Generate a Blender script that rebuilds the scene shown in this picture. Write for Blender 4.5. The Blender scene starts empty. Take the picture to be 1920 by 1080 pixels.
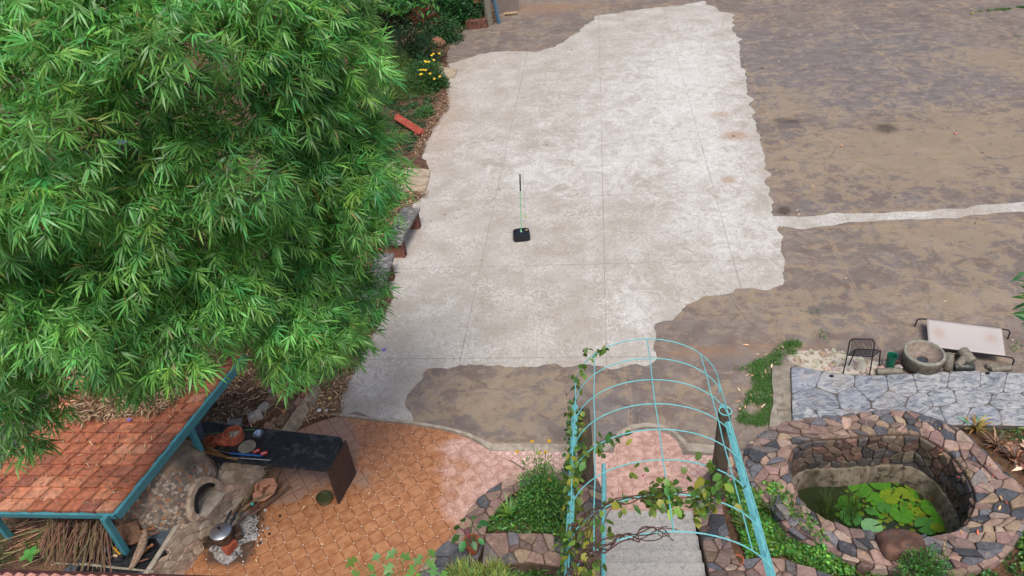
import bpy, math, random
import numpy as np
from mathutils import Vector, Matrix, noise
random.seed(7); RNG = np.random.default_rng(11)
D = bpy.data; SC = bpy.context.scene; COL = SC.collection

# ------------------------------------------------------------------ camera
F, PIT, ROLL, CH = 1400.0, 0.61123623, -0.10745006, 8.6504
FW = Vector((0, math.cos(PIT), -math.sin(PIT))); RX = Vector((1, 0, 0)); UP = RX.cross(FW)
R2 = RX*math.cos(ROLL)+UP*math.sin(ROLL); U2 = -RX*math.sin(ROLL)+UP*math.cos(ROLL)
cam = D.cameras.new('camera'); co = D.objects.new('camera', cam); COL.objects.link(co)
cam.sensor_width = 36; cam.lens = F/1920*36; cam.clip_end = 300; cam.clip_start = .05
co.matrix_world = Matrix(((R2.x, U2.x, -FW.x, 0), (R2.y, U2.y, -FW.y, 0), (R2.z, U2.z, -FW.z, CH), (0, 0, 0, 1)))
SC.camera = co
# ------------------------------------------------------------------ light
W = D.worlds.new('World'); SC.world = W; W.use_nodes = True
SUN_EL, SUN_AZ = 62, 176
wn = W.node_tree; sky = wn.nodes.new('ShaderNodeTexSky'); sky.sky_type = 'NISHITA'; sky.sun_disc = False
sky.sun_elevation = math.radians(SUN_EL); sky.sun_rotation = math.radians(SUN_AZ); sky.dust_density = 4; sky.air_density = .8
bgn = wn.nodes['Background']; bgn.inputs['Strength'].default_value = .13
wn.links.new(sky.outputs[0], bgn.inputs[0])
sl = D.lights.new('sun', 'SUN'); sl.energy = 1.9; sl.angle = math.radians(20); sl.color = (1, .965, .91)
so = D.objects.new('sun', sl); COL.objects.link(so)
sd = Vector((math.sin(math.radians(SUN_AZ))*math.cos(math.radians(SUN_EL)), math.cos(math.radians(SUN_AZ))*math.cos(math.radians(SUN_EL)), math.sin(math.radians(SUN_EL))))
so.rotation_euler = (-sd).to_track_quat('-Z', 'Y').to_euler(); so.location = (0, 0, 30)
SC.view_settings.view_transform = 'Standard'; SC.view_settings.look = 'None'; SC.view_settings.gamma = 1
SC.view_settings.exposure = 0.25
SC.render.engine = 'CYCLES'

# ------------------------------------------------------------------ helpers
def G(px, py, z=0.0):
    d = FW*F + R2*(px-960) - U2*(py-540)
    return Vector((0, 0, CH)) + d*((z-CH)/d.z)
def GD(px, py, dist):
    d = (FW*F + R2*(px-960) - U2*(py-540)).normalized()
    return Vector((0, 0, CH)) + d*dist
def PX(x, y, z=0.0):            # world -> photograph pixel (numpy ok)
    dx, dy, dz = x, y, z-CH
    zz = dx*FW.x+dy*FW.y+dz*FW.z
    return 960+F*(dx*R2.x+dy*R2.y+dz*R2.z)/zz, 540-F*(dx*U2.x+dy*U2.y+dz*U2.z)/zz
def srgb(r, g, b):
    f = lambda c: (c/255/12.92 if c/255 <= .04045 else ((c/255+.055)/1.055)**2.4)
    return (f(r), f(g), f(b))
def link(o, parent=None):
    COL.objects.link(o)
    if parent is not None:
        o.parent = parent; o.matrix_parent_inverse = Matrix.Translation(-Vector(parent.location)) if parent.type == 'EMPTY' and parent.get('_t') else Matrix()
    return o
def tag(o, label, cat, group=None):
    o['label'] = label; o['category'] = cat
    if group: o['group'] = group
    return o
def thing(name, label, cat, loc=(0, 0, 0), group=None):
    o = D.objects.new(name, None); COL.objects.link(o); o.location = loc; o.empty_display_size = .1
    return tag(o, label, cat, group)
def raw(name, verts, faces, mat, parent=None, cols=None, smooth=False, kind=None):
    """verts in world space; the part's parent may sit anywhere without rotation"""
    me = D.meshes.new(name)
    V = np.asarray(verts, float).reshape(-1, 3)
    off = np.zeros(3)
    par = parent
    while par is not None:
        off += np.array(par.location); par = par.parent
    me.from_pydata((V-off).tolist(), [], faces)
    if cols is not None:
        a = me.color_attributes.new('Col', 'FLOAT_COLOR', 'POINT')
        c = np.ones((len(V), 4), np.float32); c[:, :3] = np.asarray(cols, float).reshape(-1, 3)
        a.data.foreach_set('color', c.ravel())
    me.materials.append(mat)
    if smooth: me.polygons.foreach_set('use_smooth', [True]*len(me.polygons))
    me.update()
    o = D.objects.new(name, me); COL.objects.link(o)
    if parent is not None: o.parent = parent
    if kind: o['kind'] = kind
    return o
class MB:
    def __init__(s): s.v = []; s.f = []; s.c = []; s.col = (1, 1, 1)
    def add(s, vs, fs, col=None):
        n = len(s.v); s.v += [tuple(v) for v in vs]; s.f += [tuple(i+n for i in f) for f in fs]
        s.c += [col or s.col]*len(vs)
    def box(s, c, size, ax=None, col=None, taper=1.0, jit=0):
        c = Vector(c); ax = ax or (Vector((1, 0, 0)), Vector((0, 1, 0)), Vector((0, 0, 1)))
        vs = []
        for k in (-.5, .5):
            t = 1 if k < 0 else taper
            for i, j in ((-.5, -.5), (.5, -.5), (.5, .5), (-.5, .5)):
                p = c+ax[0]*(i*size[0]*t)+ax[1]*(j*size[1]*t)+ax[2]*(k*size[2])
                if jit: p += Vector((random.uniform(-jit, jit), random.uniform(-jit, jit), random.uniform(-jit, jit)))
                vs.append(p)
        s.add(vs, [(3, 2, 1, 0), (4, 5, 6, 7), (0, 1, 5, 4), (1, 2, 6, 5), (2, 3, 7, 6), (3, 0, 4, 7)], col)
    def tube(s, pts, r, n=8, cap=True, col=None, closed=False, flat=1.0):
        pts = [Vector(p) for p in pts]; m = len(pts); rs = r if hasattr(r, '__len__') else [r]*m
        vs = []; fs = []; prev = None
        for i, p in enumerate(pts):
            if closed: t = pts[(i+1) % m]-pts[i-1]
            else: t = pts[min(i+1, m-1)]-pts[max(i-1, 0)]
            t.normalize()
            if prev is None:
                a = Vector((0, 0, 1)) if abs(t.z) < .9 else Vector((1, 0, 0)); u = t.cross(a).normalized()
            else:
                u = (prev-t*prev.dot(t))
                u = u.normalized() if u.length > 1e-6 else t.orthogonal().normalized()
            prev = u; w = t.cross(u)
            for k in range(n):
                an = 2*math.pi*k/n
                vs.append(p+u*(math.cos(an)*rs[i])+w*(math.sin(an)*rs[i]*flat))
        for i in range(m-1+(1 if closed else 0)):
            j = (i+1) % m
            for k in range(n):
                k2 = (k+1) % n; fs.append((i*n+k, i*n+k2, j*n+k2, j*n+k))
        if cap and not closed: fs.append(tuple(range(n-1, -1, -1))); fs.append(tuple((m-1)*n+k for k in range(n)))
        s.add(vs, fs, col)
    def lathe(s, c, prof, n=24, ax=None, col=None, wob=0, sx=1, sy=1):
        c = Vector(c); X, Y, Z = ax or (Vector((1, 0, 0)), Vector((0, 1, 0)), Vector((0, 0, 1)))
        vs = []; fs = []; m = len(prof)
        for i, (r, z) in enumerate(prof):
            for k in range(n):
                a = 2*math.pi*k/n; rr = r*(1+wob*noise.noise(Vector((math.cos(a)*2, math.sin(a)*2, z*4))+c))
                vs.append(c+X*(math.cos(a)*rr*sx)+Y*(math.sin(a)*rr*sy)+Z*z)
        for i in range(m-1):
            for k in range(n):
                k2 = (k+1) % n; fs.append((i*n+k, i*n+k2, (i+1)*n+k2, (i+1)*n+k))
        fs.append(tuple(range(n-1, -1, -1))); fs.append(tuple((m-1)*n+k for k in range(n)))
        s.add(vs, fs, col)
    def prism(s, poly, z0, z1, col=None):
        n = len(poly); vs = [(p[0], p[1], z0) for p in poly]+[(p[0], p[1], z1) for p in poly]
        s.add(vs, [tuple(range(n-1, -1, -1)), tuple(range(n, 2*n))]+[(i, (i+1) % n, n+(i+1) % n, n+i) for i in range(n)], col)
    def blob(s, c, size, seed=0, amp=.25, n=10, col=None, rot=0):
        c = Vector(c); vs = []; fs = []; m = n
        cr, sr = math.cos(rot), math.sin(rot)
        for i in range(m+1):
            th = math.pi*i/m
            for k in range(n*2):
                ph = math.pi*k/n
                d = Vector((math.sin(th)*math.cos(ph), math.sin(th)*math.sin(ph), math.cos(th)))
                q = Vector([math.copysign(abs(x)**.75, x) for x in d])
                q *= 1+amp*noise.noise(d*1.5+Vector((seed*7.3, seed*1.7, 0)))+amp*.4*noise.noise(d*4+Vector((seed, 0, 9)))
                x, y = q.x*size[0]*.5, q.y*size[1]*.5
                vs.append(c+Vector((x*cr-y*sr, x*sr+y*cr, q.z*size[2]*.5)))
        for i in range(m):
            for k in range(n*2):
                k2 = (k+1) % (n*2); fs.append((i*2*n+k, (i+1)*2*n+k, (i+1)*2*n+k2, i*2*n+k2))
        s.add(vs, fs, col)
    def build(s, name, mat, parent=None, smooth=False, kind=None, bevel=0):
        o = raw(name, s.v, s.f, mat, parent, s.c, smooth, kind)
        if bevel:
            b = o.modifiers.new('bevel', 'BEVEL'); b.width = bevel; b.segments = 2; b.limit_method = 'ANGLE'
        if smooth:
            try: o.data.set_sharp_from_angle(angle=math.radians(42))
            except Exception: pass
        return o

# ------------------------------------------------------------------ materials
class NT:
    def __init__(s, name):
        s.m = D.materials.new(name); s.m.use_nodes = True; s.t = s.m.node_tree; s.n = s.t.nodes; s.l = s.t.links
        s.p = s.n['Principled BSDF']; s.tc = s.n.new('ShaderNodeTexCoord')
    def new(s, t, **k):
        x = s.n.new(t)
        for a, b in k.items(): setattr(x, a, b)
        return x
    def val(s, sock, v):
        if hasattr(v, 'is_linked') or hasattr(v, 'node'): s.l.new(v, sock)
        else:
            if sock.type == 'RGBA' and len(v) == 3: v = (*v, 1)
            sock.default_value = v
    def math(s, op, a, b=0, c=0, clamp=False):
        x = s.new('ShaderNodeMath', operation=op, use_clamp=clamp)
        s.val(x.inputs[0], a); s.val(x.inputs[1], b)
        if op in ('MULTIPLY_ADD',): s.val(x.inputs[2], c)
        return x.outputs[0]
    def mix(s, f, a, b, mode='MIX'):
        x = s.new('ShaderNodeMix', data_type='RGBA', blend_type=mode)
        s.val(x.inputs[0], f); s.val(x.inputs[6], a); s.val(x.inputs[7], b); return x.outputs[2]
    def noise(s, scale, detail=5, rough=.55, dist=0, vec=None, lac=2):
        x = s.new('ShaderNodeTexNoise'); s.l.new(vec or s.tc.outputs['Object'], x.inputs['Vector'])
        x.inputs['Scale'].default_value = scale; x.inputs['Detail'].default_value = detail; x.inputs['Roughness'].default_value = rough; x.inputs['Distortion'].default_value = dist
        return x.outputs[0]
    def vor(s, scale, vec=None, feature='F1', out='Distance'):
        x = s.new('ShaderNodeTexVoronoi', feature=feature); s.l.new(vec or s.tc.outputs['Object'], x.inputs['Vector']); x.inputs['Scale'].default_value = scale
        return x.outputs[out]
    def ramp(s, f, a, b, lo=0., hi=1.):
        x = s.new('ShaderNodeMapRange', interpolation_type='SMOOTHSTEP'); s.val(x.inputs[0], f)
        x.inputs[1].default_value = a; x.inputs[2].default_value = b; x.inputs[3].default_value = lo; x.inputs[4].default_value = hi; return x.outputs[0]
    def attr(s, name='Col'):
        x = s.new('ShaderNodeAttribute', attribute_name=name); return x.outputs['Color']
    def sep(s, c):
        x = s.new('ShaderNodeSeparateColor'); s.l.new(c, x.inputs[0]); return x.outputs
    def xyz(s, v):
        x = s.new('ShaderNodeSeparateXYZ'); s.l.new(v, x.inputs[0]); return x.outputs
    def comb(s, a, b, c=0):
        x = s.new('ShaderNodeCombineXYZ'); s.val(x.inputs[0], a); s.val(x.inputs[1], b); s.val(x.inputs[2], c); return x.outputs[0]
    def map(s, scale=(1, 1, 1), rot=(0, 0, 0), loc=(0, 0, 0), vec=None):
        x = s.new('ShaderNodeMapping'); s.l.new(vec or s.tc.outputs['Object'], x.inputs[0])
        x.inputs['Scale'].default_value = scale; x.inputs['Rotation'].default_value = rot; x.inputs['Location'].default_value = loc; return x.outputs[0]
    def fin(s, col, rough=.8, bump=None, bs=.3, bd=.02, metal=0, spec=.4):
        s.val(s.p.inputs['Base Color'], col); s.val(s.p.inputs['Roughness'], rough)
        s.p.inputs['Metallic'].default_value = metal; s.p.inputs['Specular IOR Level'].default_value = spec
        if bump is not None:
            b = s.new('ShaderNodeBump'); b.inputs['Strength'].default_value = bs; b.inputs['Distance'].default_value = bd
            s.l.new(bump, b.inputs['Height']); s.l.new(b.outputs[0], s.p.inputs['Normal'])
        return s.m
def plain(name, col, rough=.6, var=.25, scale=12, bs=.25, bd=.004, metal=0, spec=.4, vc=False, col2=None):
    t = NT(name); n = t.noise(scale, 6, .6); n2 = t.noise(scale*5, 4, .6)
    base = t.attr() if vc else col
    if vc: base = t.mix(1.0, base, (*col, 1), 'MULTIPLY')
    dark = t.mix(1.0, base, (1-var, 1-var, 1-var, 1), 'MULTIPLY')
    lite = t.mix(1.0, base, (1+var*.6,)*3+(1,), 'MULTIPLY')
    c = t.mix(t.ramp(n, .35, .65), dark, lite)
    if col2 is not None: c = t.mix(t.ramp(t.noise(scale*.6, 5, .65, 1), .52, .62), c, (*col2, 1))
    return t.fin(c, rough, t.math('ADD', n, t.math('MULTIPLY', n2, .5)), bs, bd, metal, spec)
def leafmat(name, tint=(1, 1, 1), trans=.3, rough=.42):
    t = NT(name); c = t.mix(1.0, t.attr(), (*tint, 1), 'MULTIPLY')
    c = t.mix(t.ramp(t.noise(9, 3), .3, .7, 0, .35), c, (.5, .5, .3, 1), 'MULTIPLY')
    t.fin(c, rough, spec=.45)
    tr = t.new('ShaderNodeBsdfTranslucent'); t.l.new(t.mix(1.0, c, (1.3, 1.35, .5, 1), 'MULTIPLY'), tr.inputs[0])
    ms = t.new('ShaderNodeMixShader'); ms.inputs[0].default_value = trans
    t.l.new(t.p.outputs[0], ms.inputs[1]); t.l.new(tr.outputs[0], ms.inputs[2])
    t.l.new(ms.outputs[0], t.n['Material Output'].inputs['Surface']); return t.m
M = {}
def m_soil():
    t = NT('garden_soil'); n = t.noise(3, 8, .65); n2 = t.noise(40, 5, .7); n3 = t.vor(28)
    c = t.mix(t.ramp(n, .35, .65), srgb(78, 56, 42)+(1,), srgb(122, 92, 68)+(1,))
    c = t.mix(t.ramp(n2, .5, .7), c, srgb(60, 46, 36)+(1,)); c = t.mix(t.ramp(n3, .05, .15, .5, 0), c, srgb(140, 120, 100)+(1,))
    return t.fin(c, .95, t.math('ADD', n2, t.math('MULTIPLY', n3, .8)), .8, .03)
M['soil'] = m_soil()
def m_court():
    t = NT('weathered_concrete'); a = t.sep(t.attr('A')); b = t.sep(t.attr('B'))
    # brushed swirls and blotches stretched roughly along the cart ruts
    v = t.map(scale=(.9, .95, 1), rot=(0, 0, .15))
    n1 = t.noise(1.05, 10, .62, .35, v); n2 = t.noise(3.2, 9, .66, .8, v); n3 = t.noise(22, 6, .7); n4 = t.noise(.5, 5, .5, 0, t.map(loc=(7, 3, 0)))
    base = t.mix(t.ramp(n4, .38, .62), srgb(122, 112, 105)+(1,), srgb(142, 129, 117)+(1,))
    base = t.mix(t.ramp(n2, .4, .62, 0, .6), base, srgb(112, 92, 82)+(1,))
    grey = t.mix(t.ramp(n2, .35, .6), srgb(108, 100, 97)+(1,), srgb(130, 122, 118)+(1,))
    base = t.mix(t.ramp(t.math('ADD', t.math('MULTIPLY', n1, .8), t.math('MULTIPLY', a[1], .62)), .62, .78, 0, .85), base, grey)
    base = t.mix(t.ramp(t.noise(1.7, 11, .74, .7, v), .5, .57, 0, .5), base, srgb(108, 99, 93)+(1,))
    tan = t.mix(t.ramp(n3, .35, .65), srgb(152, 132, 106)+(1,), srgb(176, 156, 126)+(1,))
    n5 = t.noise(3.6, 12, .74, .5, v); tn = t.math('ADD', t.math('ADD', t.math('MULTIPLY', n1, .35), t.math('MULTIPLY', n5, .95)), t.math('MULTIPLY', a[0], .19))
    base = t.mix(t.ramp(tn, .74, .80, 0, .52), base, tan); base = t.mix(t.ramp(t.math('ABSOLUTE', t.math('SUBTRACT', tn, .755)), .0, .015, .3, 0), base, srgb(186, 166, 136)+(1,))
    X = t.xyz(t.tc.outputs['Object']); ca, sa = math.cos(math.radians(-8.6)), math.sin(math.radians(-8.6))
    wj = t.math('ADD', t.math('ADD', t.math('MULTIPLY', X[0], -sa), t.math('MULTIPLY', X[1], ca)), t.math('MULTIPLY', n1, .12)); uj = t.math('ADD', t.math('ADD', t.math('MULTIPLY', X[0], ca), t.math('MULTIPLY', X[1], sa)), t.math('MULTIPLY', n1, .12))
    for cj, Pj, of in ((wj, 3.1, .9), (uj, 4.3, .4)):
        fr = t.math('MULTIPLY', t.math('ABSOLUTE', t.math('SUBTRACT', t.math('FRACT', t.math('ADD', t.math('DIVIDE', cj, Pj), of)), .5)), Pj)
        base = t.mix(t.math('MULTIPLY', t.ramp(fr, .01, .08, .45, 0), t.ramp(n2, .44, .56)), base, srgb(178, 156, 126)+(1,))
        base = t.mix(t.ramp(fr, .004, .014, .35, 0), base, srgb(92, 80, 70)+(1,))
    org = t.mix(n2, srgb(130, 102, 80)+(1,), srgb(160, 130, 104)+(1,))
    base = t.mix(t.ramp(t.math('ADD', t.math('MULTIPLY', n2, .5), a[2]), .5, 1.0, 0, .9), base, org)
    pale = t.mix(n3, srgb(176, 166, 148)+(1,), srgb(206, 198, 182)+(1,))
    base = t.mix(t.ramp(t.math('ADD', t.math('MULTIPLY', n2, .6), b[1]), .72, .9), base, pale)
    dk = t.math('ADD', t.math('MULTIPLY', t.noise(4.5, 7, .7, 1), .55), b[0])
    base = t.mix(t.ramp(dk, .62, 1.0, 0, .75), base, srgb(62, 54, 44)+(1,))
    # hairline cracks, sparse
    cr = t.new('ShaderNodeTexVoronoi', feature='DISTANCE_TO_EDGE'); wv = t.new('ShaderNodeVectorMath', operation='ADD')
    nn = t.new('ShaderNodeTexNoise'); t.l.new(t.tc.outputs['Object'], nn.inputs[0]); nn.inputs['Scale'].default_value = 1.6; nn.inputs['Detail'].default_value = 6
    sc = t.new('ShaderNodeVectorMath', operation='SCALE'); t.l.new(nn.outputs['Color'], sc.inputs[0]); sc.inputs['Scale'].default_value = .7
    t.l.new(t.tc.outputs['Object'], wv.inputs[0]); t.l.new(sc.outputs[0], wv.inputs[1]); t.l.new(wv.outputs[0], cr.inputs['Vector']); cr.inputs['Scale'].default_value = .42
    ck = t.math('MULTIPLY', t.ramp(cr.outputs['Distance'], .002, .009, 1, 0), t.ramp(n4, .45, .6))
    base = t.mix(t.math('MULTIPLY', ck, .3), base, srgb(66, 56, 48)+(1,))
    base = t.mix(t.ramp(n3, .3, .7, 0, .35), base, t.mix(1., base, (.72, .72, .72, 1), 'MULTIPLY'))
    return t.fin(base, t.ramp(n1, .3, .7, .55, .9), t.math('ADD', n3, t.math('MULTIPLY', n2, 2)), .35, .012)
M['court'] = m_court()
def m_slab():
    t = NT('pale_brushed_concrete'); a = t.sep(t.attr('A')); b = t.sep(t.attr('B'))
    # curved trowel swirls: strongly distorted stretched noise
    v = t.map(scale=(.95, .8, 1), rot=(0, 0, .1)); sw = t.noise(1.9, 10, .72, 1.6, v); sw2 = t.noise(6, 9, .74, 2.2, v)
    n1 = t.noise(.9, 7, .6, .5); n3 = t.noise(30, 5, .7)
    base = t.mix(t.ramp(n1, .35, .65), srgb(170, 162, 150)+(1,), srgb(184, 178, 169)+(1,))
    wh = t.math('ADD', t.math('MULTIPLY', sw, .75), t.math('MULTIPLY', a[1], .34))
    base = t.mix(t.ramp(wh, .48, .70, 0, .85), base, srgb(214, 211, 206)+(1,))
    base = t.mix(t.ramp(sw2, .50, .62, 0, .5), base, srgb(152, 140, 126)+(1,))
    fine = t.noise(3.6, 10, .74, 2.2, v); ridge = t.math('ABSOLUTE', t.math('SUBTRACT', fine, .5))
    base = t.mix(t.math('MULTIPLY', t.ramp(ridge, .004, .04, 1, 0), t.ramp(t.noise(1.3, 5, .6), .40, .62, .05, .6)), base, srgb(228, 226, 222)+(1,))
    base = t.mix(t.ramp(n3, .35, .6, .3, 0), base, srgb(128, 118, 106)+(1,))
    pk = t.math('ADD', t.math('MULTIPLY', sw2, 1.1), a[2]); base = t.mix(t.ramp(pk, .78, 1.35, 0, .75), base, srgb(166, 140, 118)+(1,))
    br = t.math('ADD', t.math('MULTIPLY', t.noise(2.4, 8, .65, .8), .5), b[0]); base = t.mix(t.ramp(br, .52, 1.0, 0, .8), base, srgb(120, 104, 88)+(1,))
    # saw-cut joints on the slab's own grid
    X = t.xyz(t.tc.outputs['Object'])
    ca, sa = math.cos(math.radians(-8.6)), math.sin(math.radians(-8.6))
    o = G(1137, 670)
    u = t.math('ADD', t.math('MULTIPLY', t.math('SUBTRACT', X[0], o.x), ca), t.math('MULTIPLY', t.math('SUBTRACT', X[1], o.y), sa))
    w = t.math('ADD', t.math('MULTIPLY', t.math('SUBTRACT', X[0], o.x), -sa), t.math('MULTIPLY', t.math('SUBTRACT', X[1], o.y), ca))
    def ln(c, P):
        fr = t.math('ABSOLUTE', t.math('SUBTRACT', t.math('FRACT', t.math('ADD', t.math('DIVIDE', c, P), .5)), .5))
        return t.ramp(t.math('MULTIPLY', fr, P), .004, .012, 1, 0)
    jn = t.math('MAXIMUM', ln(u, 2.6), ln(w, 2.95))
    base = t.mix(t.math('MULTIPLY', jn, t.ramp(n1, .4, .6, .25, .6)), base, srgb(110, 98, 86)+(1,))
    return t.fin(base, .85, t.math('ADD', sw2, t.math('MULTIPLY', n3, .6)), .3, .008)
M['slab'] = m_slab()
def m_tiles(name, ang, ox, oy, P=.2):
    t = NT(name); X = t.xyz(t.tc.outputs['Object']); ca, sa = math.cos(ang), math.sin(ang)
    dx = t.math('SUBTRACT', X[0], ox); dy = t.math('SUBTRACT', X[1], oy)
    u = t.math('DIVIDE', t.math('ADD', t.math('MULTIPLY', dx, ca), t.math('MULTIPLY', dy, sa)), P)
    w = t.math('DIVIDE', t.math('ADD', t.math('MULTIPLY', dx, -sa), t.math('MULTIPLY', dy, ca)), P)
    fu = t.math('ABSOLUTE', t.math('SUBTRACT', t.math('FRACT', t.math('ADD', u, .5)), .5)); fw = t.math('ABSOLUTE', t.math('SUBTRACT', t.math('FRACT', t.math('ADD', w, .5)), .5))
    grout = t.math('MAXIMUM', t.ramp(fu, .014, .04, 1, 0), t.ramp(fw, .014, .04, 1, 0))
    dot = t.ramp(t.math('ADD', fu, fw), .05, .075, 1, 0)
    cell = t.new('ShaderNodeTexWhiteNoise', noise_dimensions='2D'); t.l.new(t.comb(t.math('FLOOR', u), t.math('FLOOR', w)), cell.inputs[0])
    mot = t.noise(9, 7, .62, .2); mot2 = t.noise(30, 5, .6)
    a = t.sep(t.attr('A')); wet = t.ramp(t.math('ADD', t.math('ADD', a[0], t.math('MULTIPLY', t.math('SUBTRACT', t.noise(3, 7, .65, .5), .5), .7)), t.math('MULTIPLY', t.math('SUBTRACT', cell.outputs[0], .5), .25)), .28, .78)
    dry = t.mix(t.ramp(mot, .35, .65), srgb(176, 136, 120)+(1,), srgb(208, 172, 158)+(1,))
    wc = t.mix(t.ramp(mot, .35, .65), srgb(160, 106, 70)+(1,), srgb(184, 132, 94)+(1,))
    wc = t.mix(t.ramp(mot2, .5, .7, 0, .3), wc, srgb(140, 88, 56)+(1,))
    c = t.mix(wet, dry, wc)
    c = t.mix(t.ramp(cell.outputs[0], 0, 1, 0, .3), c, t.mix(1., c, (.74, .72, .70, 1), 'MULTIPLY'))
    dust = t.ramp(t.math('ADD', a[1], t.math('MULTIPLY', t.math('SUBTRACT', mot, .5), .8)), .35, .65)
    c = t.mix(dust, c, t.mix(mot, srgb(146, 112, 92)+(1,), srgb(170, 138, 116)+(1,)))
    so = t.ramp(t.math('ADD', a[2], t.math('MULTIPLY', t.math('SUBTRACT', mot, .5), .9)), .35, .75)
    c = t.mix(so, c, srgb(84, 68, 58)+(1,))
    c = t.mix(t.math('MULTIPLY', grout, .68), c, t.mix(wet, srgb(146, 108, 96)+(1,), srgb(84, 48, 32)+(1,)))
    c = t.mix(t.math('MULTIPLY', dot, t.ramp(dust, 0, 1, .9, .2)), c, srgb(222, 204, 184)+(1,))
    h = t.math('SUBTRACT', t.math('MULTIPLY', mot2, .15), grout)
    return t.fin(c, t.ramp(wet, 0, 1, .5, .38), h, .22, .004, spec=.4)
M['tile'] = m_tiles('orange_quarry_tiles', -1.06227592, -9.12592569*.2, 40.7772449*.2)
lo = G(1298, 957.5); M['tile2'] = m_tiles('pink_quarry_tiles', math.radians(-8), lo.x-.02, lo.y, .195)
def m_star():
    t = NT('star_pattern_tiles'); ang = math.radians(-8); X = t.xyz(t.tc.outputs['Object']); ca, sa = math.cos(ang), math.sin(ang); P = .125
    u = t.math('DIVIDE', t.math('ADD', t.math('MULTIPLY', X[0], ca), t.math('MULTIPLY', X[1], sa)), P)
    w = t.math('DIVIDE', t.math('ADD', t.math('MULTIPLY', X[0], -sa), t.math('MULTIPLY', X[1], ca)), P)
    fu = t.math('ABSOLUTE', t.math('SUBTRACT', t.math('FRACT', u), .5)); fw = t.math('ABSOLUTE', t.math('SUBTRACT', t.math('FRACT', w), .5))
    d1 = t.math('SUBTRACT', t.math('MAXIMUM', fu, fw), .3535); d2 = t.math('SUBTRACT', t.math('MULTIPLY', t.math('ADD', fu, fw), .7071), .3535)
    ln = t.ramp(t.math('ABSOLUTE', t.math('MINIMUM', d1, d2)), .03, .075, 1, 0)
    mot = t.noise(9, 6, .6)
    c = t.mix(t.ramp(mot, .35, .65), srgb(206, 168, 152)+(1,), srgb(222, 190, 176)+(1,)); c = t.mix(t.math('MULTIPLY', ln, .7), c, srgb(150, 112, 108)+(1,))
    return t.fin(c, .6, t.math('SUBTRACT', 1, ln), .2, .003)
M['star'] = m_star()
def m_stone():
    t = NT('split_stone'); v = t.map(scale=(1, 1, 2)); n = t.noise(9, 8, .7, .8, v); n2 = t.noise(40, 6, .7); n3 = t.noise(4, 6, .6, 2.5)
    a = t.attr(); c = t.mix(t.ramp(n, .3, .7), t.mix(1., a, (.62, .60, .60, 1), 'MULTIPLY'), t.mix(1., a, (1.2, 1.18, 1.15, 1), 'MULTIPLY'))
    c = t.mix(t.ramp(n3, .56, .66, 0, .35), c, srgb(176, 158, 140)+(1,)); c = t.mix(t.ramp(n2, .52, .72, 0, .5), c, t.mix(1., a, (.45, .43, .42, 1), 'MULTIPLY'))
    return t.fin(c, .8, t.math('ADD', n, t.math('MULTIPLY', n2, .5)), .9, .02, spec=.35)
M['stone'] = m_stone(); M['stonep'] = plain('plastered_stone', (1, 1, 1), .95, .3, 6, .8, .02, vc=True)
def m_flag():
    t = NT('blue_grey_gneiss'); v = t.map(scale=(1, 2.0, 1), rot=(0, 0, .5)); n = t.noise(3.4, 10, .74, 2.2, v); n2 = t.noise(30, 6, .7, 1, v); n3 = t.noise(2.2, 6, .6)
    a = t.attr(); c = t.mix(t.ramp(n, .36, .62), t.mix(1., a, srgb(96, 104, 116)+(1,), 'MULTIPLY'), t.mix(1., a, srgb(184, 184, 184)+(1,), 'MULTIPLY'))
    c = t.mix(t.ramp(n2, .52, .66, 0, .6), c, srgb(196, 190, 182)+(1,)); c = t.mix(t.ramp(n3, .55, .68, 0, .4), c, srgb(160, 146, 130)+(1,))
    return t.fin(c, .6, t.math('ADD', n, n2), .4, .008)
M['flag'] = m_flag()
M['mortar'] = plain('mortar', srgb(96, 78, 66), .95, .35, 14, .7, .015)
M['mortar2'] = plain('dark_joint', srgb(98, 90, 84), .95, .3, 14, .6, .01)
M['granite'] = plain('grey_granite', srgb(176, 172, 166), .7, .16, 30, .3, .003, col2=srgb(150, 148, 146))
M['black'] = plain('black_granite', srgb(30, 31, 33), .55, .5, 9, .25, .003, col2=srgb(58, 58, 60))
M['blackleg'] = plain('dusty_black_granite', srgb(62, 50, 48), .55, .2, 9, .1, .002)
M['bluegran'] = plain('blue_slate', srgb(84, 94, 104), .55, .25, 10, .2, .003)
M['plaster'] = plain('old_plaster', srgb(170, 152, 130), .95, .35, 7, .8, .02, col2=srgb(136, 112, 90))
M['cream'] = plain('cement_edge', srgb(168, 156, 140), .9, .22, 9, .5, .008)
M['teal'] = plain('teal_paint', srgb(118, 196, 200), .4, .12, 25, .1, .001)
M['teal2'] = plain('teal_beam_paint', srgb(70, 136, 146), .5, .15, 18, .15, .002)
M['terra'] = plain('terracotta', (1, 1, 1), .75, .28, 16, .4, .004, vc=True, col2=None)
M['clay'] = plain('red_clay', srgb(158, 82, 58), .8, .3, 14, .4, .004)
M['vc'] = plain('painted_mixed', (1, 1, 1), .6, .2, 20, .25, .003, vc=True)
M['wood'] = plain('weathered_wood', (1, 1, 1), .85, .4, 30, .6, .004, vc=True)
M['steel'] = plain('aluminium', srgb(190, 192, 196), .32, .12, 20, .1, .001, metal=.9)
M['soot'] = plain('sooty_metal', srgb(92, 74, 58), .6, .45, 14, .3, .002, metal=.3)
M['blackp'] = plain('black_plastic', srgb(24, 27, 36), .38, .2, 10, .1, .001, spec=.5)
M['blackm'] = plain('black_metal', srgb(38, 36, 42), .5, .2, 20, .1, .001)
M['mint'] = plain('mint_plastic', srgb(150, 205, 160), .45, .08, 20, .05, .001)
M['greenp'] = plain('green_plastic', srgb(24, 104, 82), .42, .15, 10, .1, .001)
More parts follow.
